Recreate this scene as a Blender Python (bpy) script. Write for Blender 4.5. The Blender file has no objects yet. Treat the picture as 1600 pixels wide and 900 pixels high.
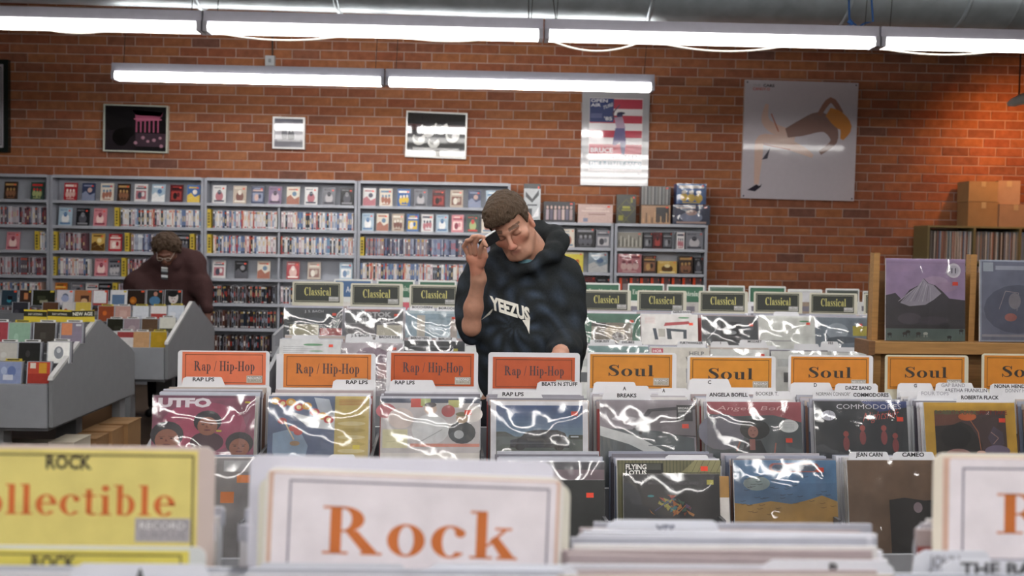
import bpy, math, random
import numpy as np
from mathutils import Vector, Matrix
from mathutils.bvhtree import BVHTree
C = bpy.context.scene.collection
random.seed(7)
# ---------------------------------------------------------------- camera
HC, YAW, PITCH, ROLL = 1.55, math.radians(1.5), math.radians(2.33), math.radians(1.0)
_F = Vector((math.sin(YAW)*math.cos(PITCH), math.cos(YAW)*math.cos(PITCH), -math.sin(PITCH)))
_r0 = Vector((math.cos(YAW), -math.sin(YAW), 0)); _u0 = _r0.cross(_F)
_R = _r0*math.cos(ROLL) + _u0*math.sin(ROLL); _U = _u0*math.cos(ROLL) - _r0*math.sin(ROLL)
cd = bpy.data.cameras.new('camera'); cam = bpy.data.objects.new('camera', cd); C.objects.link(cam)
cd.sensor_width = 36; cd.lens = 36; cd.clip_start = .05; cd.clip_end = 100
m = Matrix((_R, _U, -_F)).transposed().to_4x4(); m.translation = Vector((0, 0, HC)); cam.matrix_world = m
cd.dof.use_dof = True; cd.dof.focus_distance = 3.35; cd.dof.aperture_fstop = 4.6
bpy.context.scene.camera = cam
# ---------------------------------------------------------------- world, exposure
w = bpy.data.worlds.new('world'); bpy.context.scene.world = w; w.use_nodes = True
w.node_tree.nodes['Background'].inputs[0].default_value = (.75, .8, .9, 1)
w.node_tree.nodes['Background'].inputs[1].default_value = .3
vs = bpy.context.scene.view_settings
vs.view_transform = 'Standard'; vs.look = 'None'; vs.gamma = 1; vs.use_curve_mapping = False; vs.exposure = 1.1
TUBE, TUBE_MID, TUBE_BACK = 10.0, 3.6, 14.0

def at(px, py, Y, s=0.0):
    """world point seen at photo pixel (px,py) lying on the vertical plane y = Y + s*x"""
    d = _F*1600 + _R*(px-800) - _U*(py-450)
    t = Y/(d.y - s*d.x)
    return Vector((d.x*t, d.y*t, HC + d.z*t))
def hx(px, Y, s=0.0): return at(px, 400, Y, s).x

# ---------------------------------------------------------------- materials (colour comes from each mesh's own Col attribute)
def lin(c):
    if isinstance(c, str): c = tuple(int(c[i:i+2], 16) for i in (0, 2, 4))
    return tuple(((v/255)/12.92 if v/255 <= .04045 else ((v/255+.055)/1.055)**2.4) for v in c)
def mat(name, rough=.5, metal=0, spec=.5, noise=.12, nscale=30, bump=0, bscale=60, coat=0, col=None, stretch=(1,1,1), bdist=.002):
    M = bpy.data.materials.new(name); M.use_nodes = True; nt = M.node_tree; N = nt.nodes; L = nt.links
    b = N['Principled BSDF']
    b.inputs['Roughness'].default_value = rough; b.inputs['Metallic'].default_value = metal
    b.inputs['Specular IOR Level'].default_value = spec; b.inputs['Coat Weight'].default_value = coat
    tc = N.new('ShaderNodeTexCoord'); mp = N.new('ShaderNodeMapping'); mp.inputs['Scale'].default_value = stretch
    L.new(tc.outputs['Object'], mp.inputs['Vector'])
    nz = N.new('ShaderNodeTexNoise'); nz.inputs['Scale'].default_value = nscale; nz.inputs['Detail'].default_value = 5
    L.new(mp.outputs[0], nz.inputs['Vector'])
    if col is None:
        a = N.new('ShaderNodeAttribute'); a.attribute_name = 'Col'; src = a.outputs['Color']
    else:
        a = N.new('ShaderNodeRGB'); a.outputs[0].default_value = (*lin(col), 1); src = a.outputs[0]
    mr = N.new('ShaderNodeMapRange'); mr.inputs['To Min'].default_value = 1-noise*1.6; mr.inputs['To Max'].default_value = 1+noise*1.6
    L.new(nz.outputs['Fac'], mr.inputs['Value'])
    mx = N.new('ShaderNodeVectorMath'); mx.operation = 'SCALE'
    L.new(src, mx.inputs[0]); L.new(mr.outputs[0], mx.inputs['Scale']); L.new(mx.outputs[0], b.inputs['Base Color'])
    if bump:
        n2 = N.new('ShaderNodeTexNoise'); n2.inputs['Scale'].default_value = bscale; n2.inputs['Detail'].default_value = 4
        L.new(mp.outputs[0], n2.inputs['Vector'])
        bp = N.new('ShaderNodeBump'); bp.inputs['Strength'].default_value = bump; bp.inputs['Distance'].default_value = bdist
        L.new(n2.outputs['Fac'], bp.inputs['Height']); L.new(bp.outputs[0], b.inputs['Normal'])
    return M
PRINT = mat('printed_card', .45, noise=.10, nscale=25)
COVER = mat('cover_print', .4, noise=.26, nscale=16)
GLOSSY = mat('glossy_case', .22, noise=.10, nscale=40)
MATTE = mat('matte_board', .8, noise=.06, nscale=50)
CARD = mat('plastic_card', .35, noise=.04, nscale=20)
PAINT = mat('painted_steel', .45, noise=.07, nscale=14, bump=.15, bscale=200)
WOOD = mat('stained_wood', .5, noise=.22, nscale=9, stretch=(1, 6, 14), bump=.2, bscale=20)
BRICK = mat('fired_brick', .9, spec=.2, noise=.28, nscale=14, bump=.7, bscale=55, bdist=.006)
MORTAR = mat('mortar', .95, noise=.25, nscale=6, bump=.5, bscale=90)
BOARD = mat('cardboard', .85, noise=.12, nscale=8, bump=.1)
FLOORM = mat('worn_floor', .55, noise=.3, nscale=2.5, bump=.1)
CEILM = mat('ceiling_deck', .9, noise=.1)
ACRY = mat('laminated_poster', .1, noise=.03, nscale=20, bump=.22, bscale=2.2, bdist=.03, coat=.8)
DARKGLASS = mat('framed_glass', .06, noise=.04, nscale=20, bump=.05, bscale=3, bdist=.01, coat=1)
DUCT = mat('galvanised_steel', .38, .8, noise=.28, nscale=5, bump=.25, bscale=3, bdist=.02, col=(176, 186, 192))
METAL = mat('plain_metal', .35, 1, noise=.05)
SKIN = mat('skin', .5, noise=.12, nscale=60, bump=.15, bscale=300)
HAIR = mat('hair', .7, spec=.2, noise=.4, nscale=130, bump=1, bscale=210, stretch=(1, 1, .35), bdist=.008)
CLOTH = mat('cloth', .95, spec=.15, noise=.2, nscale=120, bump=.5, bscale=260)
def tube_mat(name, e_):
    M = bpy.data.materials.new(name); M.use_nodes = True; nt = M.node_tree; nt.nodes.clear()
    e = nt.nodes.new('ShaderNodeEmission'); e.inputs[0].default_value = (1, .97, .93, 1); e.inputs[1].default_value = e_
    o = nt.nodes.new('ShaderNodeOutputMaterial'); nt.links.new(e.outputs[0], o.inputs[0]); return M
TUBEM = tube_mat('lit_tube', TUBE); TUBEQ = tube_mat('mid_lit_tube', TUBE_MID); TUBEB = tube_mat('bright_lit_tube', TUBE_BACK)
def film_mat(name, base, scale, bstr, stretch, seed):
    M = bpy.data.materials.new(name); M.use_nodes = True; nt = M.node_tree; N = nt.nodes; L = nt.links; N.clear()
    tr = N.new('ShaderNodeBsdfTransparent'); gl = N.new('ShaderNodeBsdfGlossy'); gl.inputs['Roughness'].default_value = .06
    df = N.new('ShaderNodeBsdfDiffuse'); df.inputs[0].default_value = (.75, .78, .8, 1)
    m1 = N.new('ShaderNodeMixShader'); m1.inputs[0].default_value = .025
    mx = N.new('ShaderNodeMixShader'); o = N.new('ShaderNodeOutputMaterial')
    tc = N.new('ShaderNodeTexCoord'); mp = N.new('ShaderNodeMapping'); mp.inputs['Scale'].default_value = stretch
    mp.inputs['Location'].default_value = (seed, 0, seed*.7); mp.inputs['Rotation'].default_value = (0, .5+seed*.3, 0)
    nz = N.new('ShaderNodeTexNoise'); nz.noise_type = 'RIDGED_MULTIFRACTAL'; nz.inputs['Scale'].default_value = scale
    nz.inputs['Detail'].default_value = 2; nz.inputs['Distortion'].default_value = .6
    bp = N.new('ShaderNodeBump'); bp.inputs['Strength'].default_value = bstr; bp.inputs['Distance'].default_value = .012
    L.new(tc.outputs['Object'], mp.inputs[0]); L.new(mp.outputs[0], nz.inputs['Vector']); L.new(nz.outputs['Fac'], bp.inputs['Height'])
    L.new(bp.outputs[0], gl.inputs['Normal'])
    fr = N.new('ShaderNodeFresnel'); fr.inputs[0].default_value = 1.5; L.new(bp.outputs[0], fr.inputs['Normal'])
    ad = N.new('ShaderNodeMath'); ad.operation = 'ADD'; ad.inputs[1].default_value = base; L.new(fr.outputs[0], ad.inputs[0])
    L.new(tr.outputs[0], m1.inputs[1]); L.new(df.outputs[0], m1.inputs[2])
    L.new(ad.outputs[0], mx.inputs[0]); L.new(m1.outputs[0], mx.inputs[1]); L.new(gl.outputs[0], mx.inputs[2]); L.new(mx.outputs[0], o.inputs[0])
    return M
FILMS = [film_mat('clear_film', .05, 9, .65, (1, 1, .5), s) for s in (.3, 1.9, 3.1, 4.7)]

# ---------------------------------------------------------------- mesh builder
_tc = {}
def sans_tris(text, bold):
    k = (text, bold)
    if k not in _tc:
        cu = bpy.data.curves.new('t', 'FONT'); cu.body = text; cu.size = 1; cu.offset = bold; cu.resolution_u = 2
        ob = bpy.data.objects.new('t', cu); me = ob.to_mesh(); me.calc_loop_triangles()
        V = [(v.co.x, v.co.y) for v in me.vertices]; T = [tuple(t.vertices) for t in me.loop_triangles]
        ob.to_mesh_clear(); bpy.data.objects.remove(ob); bpy.data.curves.remove(cu)
        xs = [v[0] for v in V] or [0, 1]; x0 = min(xs); wd = max(max(xs)-x0, 1e-3)
        _tc[k] = ([((x-x0)/wd, y/.69) for x, y in V], T, wd/.69)
    return _tc[k]
class MB:
    def __init__(s): s.v = []; s.f = []; s.c = []
    def poly(s, pts, col):
        n = len(s.v); s.v += [tuple(p) for p in pts]; s.f.append(tuple(range(n, n+len(pts)))); s.c.append(lin(col))
    def box(s, x0, y0, z0, x1, y1, z1, col, M=None, top=None):
        P = [Vector((x, y, z)) for x in (x0, x1) for y in (y0, y1) for z in (z0, z1)]
        if M is not None: P = [M @ p for p in P]
        n = len(s.v); s.v += [tuple(p) for p in P]
        fs = [(0, 1, 3, 2), (4, 6, 7, 5), (0, 4, 5, 1), (2, 3, 7, 6), (0, 2, 6, 4), (1, 5, 7, 3)]
        c = lin(col)
        for i, f in enumerate(fs):
            s.f.append(tuple(n+k for k in f)); s.c.append(lin(top) if (top and i != 2) else c)
        return s
    def prism(s, prof, a0, a1, col, axis='x'):
        """extrude a 2D outline (list of (u,v)) between a0 and a1 along axis"""
        def P(u, v, a): return (a, u, v) if axis == 'x' else ((u, a, v) if axis == 'y' else (u, v, a))
        n = len(s.v); k = len(prof); c = lin(col)
        s.v += [P(u, v, a0) for u, v in prof] + [P(u, v, a1) for u, v in prof]
        s.f.append(tuple(range(n, n+k))); s.f.append(tuple(range(n+2*k-1, n+k-1, -1))); s.c += [c, c]
        for i in range(k):
            j = (i+1) % k; s.f.append((n+j, n+i, n+k+i, n+k+j)); s.c.append(c)
        return s
    def tube(s, pts, r, col, n=8, cap=True):
        pts = [Vector(p) for p in pts]; c = lin(col); rs = r if isinstance(r, (list, tuple)) else [r]*len(pts); base = len(s.v)
        up = Vector((0, 0, 1))
        for i, p in enumerate(pts):
            d = (pts[min(i+1, len(pts)-1)] - pts[max(i-1, 0)]).normalized()
            a = d.cross(up if abs(d.z) < .95 else Vector((1, 0, 0))).normalized(); b = d.cross(a)
            for k in range(n):
                t = 2*math.pi*k/n; s.v.append(tuple(p + a*math.cos(t)*rs[i] + b*math.sin(t)*rs[i]))
        for i in range(len(pts)-1):
            for k in range(n):
                q = (k+1) % n; s.f.append((base+i*n+k, base+i*n+q, base+(i+1)*n+q, base+(i+1)*n+k)); s.c.append(c)
        if cap:
            s.f.append(tuple(base+k for k in range(n-1, -1, -1))); s.f.append(tuple(base+(len(pts)-1)*n+k for k in range(n))); s.c += [c, c]
        return s
    def add(s, o, M):
        n = len(s.v); s.v += [tuple(M @ Vector(p)) for p in o.v]; s.f += [tuple(i+n for i in f) for f in o.f]; s.c += o.c; return s
    def mesh(s, name, material):
        me = bpy.data.meshes.new(name); me.from_pydata(s.v, [], s.f)
        ca = me.color_attributes.new('Col', 'FLOAT_COLOR', 'CORNER')
        cnt = [len(f) for f in s.f]
        A = np.ones((sum(cnt), 4), np.float32); A[:, :3] = np.repeat(np.array(s.c, np.float32), cnt, axis=0)
        ca.data.foreach_set('color', A.ravel()); me.materials.append(material); return me
    def build(s, name, material, parent=None, smooth=False):
        me = s.mesh(name, material)
        if smooth: me.polygons.foreach_set('use_smooth', [True]*len(me.polygons))
        return link(name, me, parent)
def link(name, me, parent=None):
    o = bpy.data.objects.new(name, me); C.objects.link(o)
    if parent: o.parent = parent
    return o
def tag(o, label, cat, group=None, kind=None):
    o['label'] = label; o['category'] = cat
    if group: o['group'] = group
    if kind: o['kind'] = kind
    return o
def thing(name, label, cat, loc=(0, 0, 0), rot=(0, 0, 0), group=None):
    o = bpy.data.objects.new(name, None); C.objects.link(o); o.location = loc; o.rotation_euler = rot; o.empty_display_size = .05
    return tag(o, label, cat, group)
def struct(name, mb, material, parent=None):
    o = mb.build(name, material, parent)
    if not parent: o['kind'] = 'structure'
    return o

# ---------------------------------------------------------------- a small hand-made serif alphabet
def _r(a, b, c, d): return [[(a, b), (c, b), (c, d), (a, d)]]
def _p(*q): return [list(q)]
def _arc(cx, cy, rx, ry, ix, iy, a0, a1, n=22):
    out = []
    for i in range(n):
        s, e = math.radians(a0+(a1-a0)*i/n), math.radians(a0+(a1-a0)*(i+1)/n)
        out.append([(cx+rx*math.cos(s), cy+ry*math.sin(s)), (cx+rx*math.cos(e), cy+ry*math.sin(e)), (cx+ix*math.cos(e), cy+iy*math.sin(e)), (cx+ix*math.cos(s), cy+iy*math.sin(s))])
    return out
def _e(cx, cy, rx, ry, n=14): return [[(cx+rx*math.cos(2*math.pi*i/n), cy+ry*math.sin(2*math.pi*i/n)) for i in range(n)]]
def _st(pts):
    P = []
    for i in range(len(pts)-1):
        p0, p1, p2, p3 = pts[max(i-1, 0)], pts[i], pts[i+1], pts[min(i+2, len(pts)-1)]
        for k in range(4):
            t = k/4; P.append(tuple(.5*(2*b+(c-a)*t+(2*a-5*b+4*c-d)*t*t+(-a+3*b-3*c+d)*t**3) for a, b, c, d in zip(p0, p1, p2, p3)))
    P.append(pts[-1]); L = []
    for i, (x, y, w_) in enumerate(P):
        a, b = P[max(i-1, 0)], P[min(i+1, len(P)-1)]; dx, dy = b[0]-a[0], b[1]-a[1]; l = math.hypot(dx, dy) or 1
        L.append(((x-dy/l*w_/2, y+dx/l*w_/2), (x+dy/l*w_/2, y-dx/l*w_/2)))
    return [[L[i][0], L[i+1][0], L[i+1][1], L[i][1]] for i in range(len(L)-1)]
_S = _st([(.56, .78, .04), (.47, .93, .05), (.30, .965, .07), (.15, .88, .13), (.13, .74, .18), (.26, .60, .21), (.43, .46, .22), (.52, .29, .19), (.49, .13, .13), (.33, .035, .07), (.16, .07, .05), (.06, .24, .04)]) + _r(.545, .68, .60, 1) + _r(.02, 0, .07, .32)
GL = {
 'R': (_r(.12, 0, .31, 1)+_r(0, 0, .43, .05)+_r(0, .95, .35, 1)+_arc(.33, .73, .36, .27, .15, .22, -90, 90)+_r(.3, .46, .34, .51)+_r(.3, .95, .34, 1)+_p((.36, .5), (.58, .5), (.93, .04), (.68, .04))+_r(.64, 0, 1.0, .05), 1.02),
 'o': (_arc(.33, .33, .32, .345, .13, .30, 0, 360), .69), 'c': (_arc(.33, .33, .32, .345, .13, .30, 48, 318)+_e(.50, .52, .09, .09), .62),
 'k': (_r(.1, 0, .28, 1)+_r(0, 0, .38, .05)+_r(0, .95, .2, 1)+_p((.26, .27), (.31, .25), (.62, .61), (.54, .61))+_r(.42, .61, .70, .66)+_p((.33, .40), (.45, .50), (.76, .04), (.53, .04))+_r(.45, 0, .80, .05), .8),
 'S': (_S, .68), 's': ([[(x*.72, y*.68) for x, y in q] for q in _S], .5),
 'u': (_r(.09, .14, .26, .66)+_r(0, .61, .16, .66)+_arc(.27, .17, .18, .18, .02, .11, 180, 330)+_r(.44, 0, .62, .66)+_r(.35, .61, .5, .66)+_r(.55, 0, .72, .05), .74),
 'l': (_r(.08, 0, .26, 1)+_r(0, .95, .2, 1)+_r(0, 0, .34, .05), .37),
 'a': (_r(.33, .05, .50, .45)+_arc(.29, .47, .21, .19, .06, .15, 0, 160)+_e(.13, .48, .08, .08)+_arc(.25, .19, .22, .19, .06, .14, 60, 300)+_r(.25, .33, .4, .37)+_r(.42, 0, .6, .07), .61),
 'p': (_r(.08, -.3, .25, .66)+_r(0, .61, .2, .66)+_r(0, -.3, .35, -.25)+_arc(.32, .33, .28, .345, .1, .30, -120, 120), .66),
 'b': (_r(.08, 0, .25, 1)+_r(0, .95, .2, 1)+_arc(.32, .33, .28, .345, .1, .30, -120, 120), .66),
 'H': (_r(.1, 0, .29, 1)+_r(.62, 0, .81, 1)+_r(.29, .47, .62, .52)+_r(0, 0, .39, .05)+_r(0, .95, .39, 1)+_r(.52, 0, .91, .05)+_r(.52, .95, .91, 1), .95),
 'i': (_r(.08, 0, .26, .66)+_r(0, .61, .2, .66)+_r(0, 0, .34, .05)+_e(.17, .88, .11, .11), .37),
 '-': (_r(.03, .22, .33, .34), .38), '/': (_p((0, -.05), (.07, -.05), (.36, 1), (.29, 1)), .38), ' ': ([], .3),
 'C': (_arc(.45, .5, .44, .52, .21, .47, 48, 312)+_r(.72, .66, .77, 1), .86),
 'e': (_arc(.32, .33, .31, .345, .12, .30, 0, 318)+_r(.18, .34, .62, .39), .64),
 't': (_r(.1, .06, .27, .85)+_r(0, .61, .4, .66)+_arc(.29, .12, .19, .13, .03, .08, 180, 320), .44),
 'E': (_r(.1, 0, .29, 1)+_r(0, 0, .7, .05)+_r(0, .95, .68, 1)+_r(.29, .47, .5, .52)+_r(.65, 0, .7, .28)+_r(.63, .74, .68, 1)+_r(.47, .36, .51, .64), .76),
 'L': (_r(.1, 0, .29, 1)+_r(0, 0, .65, .05)+_r(0, .95, .4, 1)+_r(.6, 0, .65, .3), .7),
 'y': (_p((.06, .66), (.24, .66), (.42, .12), (.34, 0))+_p((.52, .66), (.58, .66), (.30, -.25), (.22, -.25))+_r(0, .61, .34, .66)+_r(.42, .61, .66, .66), .66),
 'n': (_r(.08, 0, .25, .66)+_r(0, .61, .2, .66)+_r(0, 0, .33, .05)+_r(.42, 0, .59, .45)+_r(.35, 0, .67, .05)+_arc(.36, .42, .23, .24, .06, .18, 0, 110), .7),
 'g': (_arc(.28, .42, .24, .25, .08, .2, 0, 360)+_arc(.28, -.08, .28, .2, .2, .13, 0, 360), .6)}
class Art:
    """flat print: 0..1 coordinates on a panel facing -Y, written into an MB in thin layers"""
    low = 0
    def __init__(s, mb, x0, z0, w_, h, y, eps=8e-5): s.mb, s.x0, s.z0, s.w, s.h, s.y, s.k, s.eps = mb, x0, z0, w_, h, y, 0, eps
    def P(s, u, v, k):
        if v <= 0: v = s.low
        return (s.x0+u*s.w, s.y-k*s.eps, s.z0+v*s.h)
    def poly(s, pts, col, same=False):
        if not same: s.k += 1
        s.mb.poly([s.P(u, v, s.k) for u, v in pts], col); return s
    def rect(s, a, b, c, d, col): return s.poly([(a, b), (c, b), (c, d), (a, d)], col)
    def rr(s, a, b, c, d, r, col, rot=0):
        pts = []; ry = r*s.w/s.h
        for cx, cy, a0 in ((c-r, b+ry, -90), (c-r, d-ry, 0), (a+r, d-ry, 90), (a+r, b+ry, 180)):
            for k in range(5):
                t = math.radians(a0+k*22.5); pts.append((cx+r*math.cos(t), cy+ry*math.sin(t)))
        return s.poly(pts, col)
    def ell(s, cx, cy, rx, ry, col, n=16, rot=0):
        c_, s_ = math.cos(rot), math.sin(rot)
        return s.poly([(cx+rx*math.cos(t)*c_-ry*math.sin(t)*s_, cy+rx*math.cos(t)*s_+ry*math.sin(t)*c_) for t in [2*math.pi*i/n for i in range(n)]], col)
    def frame(s, a, b, c, d, t, col):
        tv = t*s.w/s.h; s.k += 1
        for q in ((a, b, c, b+tv), (a, d-tv, c, d), (a, b, a+t, d), (c-t, b, c, d)):
            s.poly([(q[0], q[1]), (q[2], q[1]), (q[2], q[3]), (q[0], q[3])], col, True)
        return s
    def line(s, pts, t, col):
        s.k += 1
        for (x0, y0), (x1, y1) in zip(pts, pts[1:]):
            dx, dy = (x1-x0)*s.w, (y1-y0)*s.h; l = math.hypot(dx, dy) or 1; nx, ny = -dy/l*t/2, dx/l*t/2*s.w/s.h
            s.poly([(x0+nx, y0+ny), (x1+nx, y1+ny), (x1-nx, y1-ny), (x0-nx, y0-ny)], col, True)
        return s
    def text(s, t, x, y, wid, h, col, bold=.02, slope=0, shear=0):
        V, T, a = sans_tris(t, bold); s.k += 1; n = len(s.mb.v)
        if h is None: h = wid*s.w/a/s.h
        s.mb.v += [s.P(x+u*wid+v*shear*h, y+v*h+u*slope, s.k) for u, v in V]
        s.mb.f += [tuple(n+i for i in f) for f in T]; s.mb.c += [lin(col)]*len(T); return s
    def serif(s, t, x, y, wid, h, col, slope=0):
        tot = sum(GL[c][1]+.05 for c in t)-.05; u0 = 0; s.k += 1
        for c in t:
            for q in GL[c][0]: s.poly([(x+(u0+a)/tot*wid, y+b*h+(u0+a)/tot*slope) for a, b in q], col, True)
            u0 += GL[c][1]+.05
        return s
# ================================================================ THE SETTING
D = 11.35
struct('floor', MB().box(-9, -6, -.1, 9, D, 0, '4a3c30'), FLOORM)
struct('ceiling', MB().box(-9, -6, 4.5, 9, D+.2, 4.6, '6d665f'), CEILM)
struct('wall_left', MB().box(-9.1, -6, 0, -9, D+.2, 4.5, '8a8078'), MATTE)
struct('wall_right', MB().box(9, -6, 0, 9.1, D+.2, 4.5, '8a8078'), MATTE)
struct('wall_front', MB().box(-9, -6.1, 0, 9, -6, 4.5, '8a8078'), MATTE)
wall = struct('wall_back', MB().box(-9, D, 0, 9, D+.2, 4.5, 'b89c90'), MORTAR)
BC = ['a06646', '985e44', 'a46c4c', '935840', '9c6346', '8b5944', '9f6644', '825441', '785246', '915b44']
BL, BH, J = .305, .1016, .010
bv = []
for i in range(12):
    b = MB(); j = (random.uniform(-.0015, .0015), random.uniform(-.0015, .0015))
    x, z, y = BL/2-J/2, BH/2-J/2, -.009+random.uniform(-.003, .002)
    P = [(-x, 0, -z), (x, 0, -z), (x+j[0], 0, z), (-x, 0, z), (-x+.003, y, -z+.003), (x-.003, y+j[0], -z+.003), (x-.004, y, z-.003+j[1]), (-x+.003, y+j[1], z-.003)]
    b.v = P; b.f = [(4, 5, 6, 7), (0, 1, 5, 4), (1, 2, 6, 5), (2, 3, 7, 6), (3, 0, 4, 7)]; b.c = [lin(BC[i % len(BC)])]*5
    bv.append((b, b.mesh('brick', BRICK)))
rest = MB(); nb = 0
for r in range(44):
    z = .05+r*BH
    for q in range(-30, 31):
        x = q*BL+(BL/2 if r % 2 else 0)+.04*math.sin(r)
        if abs(x) > 8.9: continue
        i = random.choices(range(12), [3, 3, 3, 3, 3, 2, 3, 1.2, .7, 3, 3, 3])[0]
        if nb < 300 and 2.3 < z < 3.45 and -3.55 < x < 4.6:
            o = link('brick', bv[i][1], wall); o.location = (x, D, z); nb += 1
        else: rest.add(bv[i][0], Matrix.Translation((x, D, z)))
o = rest.build('brickwork', BRICK, wall); o['kind'] = 'stuff'

# ---------------------------------------------------------------- fluorescent rows
LL = 2.44
fh, ft, fe, fw = MB(), MB(), MB(), MB()
fh.prism([(-.065, 0), (.065, 0), (.06, .075), (-.06, .075)], -LL/2+.004, LL/2-.004, 'b9b8c6')
fh.prism([(-.065, 0), (0, -.028), (.065, 0)], -LL/2+.06, LL/2-.06, 'e6e6ea')
ft.tube([(-LL/2+.035, 0, 0), (LL/2-.035, 0, 0)], .030, 'ffffff', 12)
fe.box(-.016, -.08, -.072, .016, .08, .0, 'a9a9b4')
fw.tube([(0, 0, .07), (.06, 0, 1.3)], .003, '2b2b2b', 5)
fm = [fh.mesh('housing', PAINT), ft.mesh('tubes', TUBEM), fe.mesh('lampholder', PAINT), fw.mesh('hanging_wire', MATTE)]
ftb = ft.mesh('tubes_back', TUBEB); ftq = ft.mesh('tubes_mid', TUBEQ)
def fixture(x, y, z, label, group):
    t = thing('fluorescent_light', label, 'light', (x, y, z), group=group)
    link('housing', fm[0], t)
    for s in (-1, 1):
        o = link('tube', ftb if y > 9 else ftq if y > 7 else fm[1], t); o.location = (0, s*.052, -.04)
        link('lampholder', fm[2], t).location = (s*(LL/2-.02), 0, 0); link('hanging_wire', fm[3], t).location = (s*1.13, 0, 0)
    return t
ZN = at(800, 47, 7.5).z; xb = hx(843, 7.5)
nl = {-1.5: 'long fluorescent strip light running out at the left edge, front row under the duct', -.5: 'second fluorescent strip light from the left in the front row under the duct',
      .5: 'third fluorescent strip light from the left in the front row, right of centre', 1.5: 'fluorescent strip light running out at the right edge of the front row'}
for k in (-1.5, -.5, .5, 1.5):
    fixture(xb+k*(LL+.005), 7.5, ZN, nl.get(k, 'fluorescent strip light of the front row beyond the frame'), 'fluorescent lights in the front row')
p = at(602, 122, 9.38)
fixture(p.x-LL/2, 9.38, p.z, 'left fluorescent strip light of the short lower row before the brick wall', 'fluorescent lights in the back row')
fixture(p.x+LL/2+.005, 9.38, p.z, 'right fluorescent strip light of the short lower row, ending at the flag poster', 'fluorescent lights in the back row')
for y in (5.4, 3.3, 1.2, -.9, -3.0, -5.1):
    for k in (-1, 0, 1):
        fixture(xb+k*(LL+.005), y, ZN, 'fluorescent strip light hung over the front of the shop', 'fluorescent lights over the front of the shop')
# cables drooping under the front row
for i, (a, b, sag, lab) in enumerate([(50, 190, 10, 'left of the first joint'), (320, 560, 14, 'between the first and second joint'), (600, 790, 10, 'left of the middle joint'),
                                     (850, 1010, 20, 'right of the middle joint'), (1010, 1250, 16, 'left of the right-hand joint'), (1345, 1590, 14, 'at the far right')]):
    pts = []
    for k in range(17):
        t = k/16; px = a+(b-a)*t; pts.append(at(px, 57+(px-800)*.022+sag*4*t*(1-t), 7.56))
    tag(MB().tube(pts, .007, 'cfc8bd', 6).build('cable', PAINT, smooth=True), 'pale cable drooping under the front row of strip lights, '+lab, 'cable')
# ---------------------------------------------------------------- duct
RD = .42; YD = 8.5
c0 = at(0, 2, YD); c1 = at(1600, 50, YD); zc = (c0.z+c1.z)/2+RD
sl = (c1.z-c0.z)/(c1.x-c0.x)
du = thing('air_duct', 'round galvanised steel air duct running above the strip lights', 'duct', (0, YD, zc))
def ring(mb, x0, x1, r, n=40):
    mb.tube([(x0, 0, sl*x0), (x1, 0, sl*x1)], r, 'b0bac0', n, cap=False)
joints = [-8.8, hx(310, YD), hx(525, YD), hx(1003, YD), hx(1300, YD), hx(1475, YD), hx(1548, YD), 8.8]
for a, b in zip(joints, joints[1:]):
    q = MB(); r = RD*(1.0 if a < 3 else 1.03); ring(q, a+.002, b-.002, r)
    q.build('duct_section', DUCT, du, smooth=True)
    if b < 8:
        q = MB(); q.tube([(b-.02, 0, sl*b), (b-.012, 0, sl*b), (b+.012, 0, sl*b), (b+.02, 0, sl*b)], [RD*1.001, RD*1.04, RD*1.04, RD*1.001], 'c0c8cc', 40, cap=False)
        q.build('joint_collar', DUCT, du, smooth=True)
xg = hx(815, YD); q = MB(); z0 = sl*xg-RD
Mv = Matrix.Translation((xg, -RD*.80, sl*xg-RD*.62)) @ Matrix.Rotation(math.radians(-38), 4, 'X')
q.box(-.2, -.025, -.10, .2, .0, .10, 'c9ccd2', Mv)
for k in range(3): q.box(-.19, -.032, -.075+k*.06, .19, -.02, -.066+k*.06, '8d9298', Mv)
q.build('vent_grille', PAINT, du)
# hangers of blue cord tied round the duct
q = MB()
pts = [at(1326, -30, 8.0), at(1327, 30, 8.0), at(1340, 42, 8.0), at(1352, 36, 8.0), at(1364, 34, 8.0), at(1360, -30, 8.0)]
q.tube(pts, .008, '2c4a78', 6); q.tube([at(1326, 32, 8.0), at(1332, 38, 8.0), at(1326, 42, 8.0)], .02, '2f5288', 6); q.tube([at(1340, 40, 8.0), at(1348, 60, 7.55)], .004, '24303c', 5)
tag(q.build('blue_cord', CLOTH), 'blue knotted cord hanging in front of the duct at right', 'cord')
q = MB(); q.tube([at(826, -20, 7.6), at(826, 36, 7.6)], .004, '333333', 5); q.tube([at(862, -20, 7.6), at(869, 36, 7.6)], .004, '333333', 5)
tag(q.build('hanging_wires', MATTE), 'thin dark wires hanging by the duct grille at the middle', 'wire')
# junction box with conduit on the wall
q = thing('junction_box', 'small grey metal junction box high on the brick wall', 'electrical box', at(423, 96, D-.02))
MB().box(-.05, -.05, -.055, .05, .02, .055, 'b9bcc0').box(-.015, -.056, -.02, .015, -.05, .02, '8b8f94').build('box', PAINT, q)
MB().tube([(.02, -.01, .05), (.02, -.01, .9)], .008, '4a4440', 6).build('conduit', PAINT, q)
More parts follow.
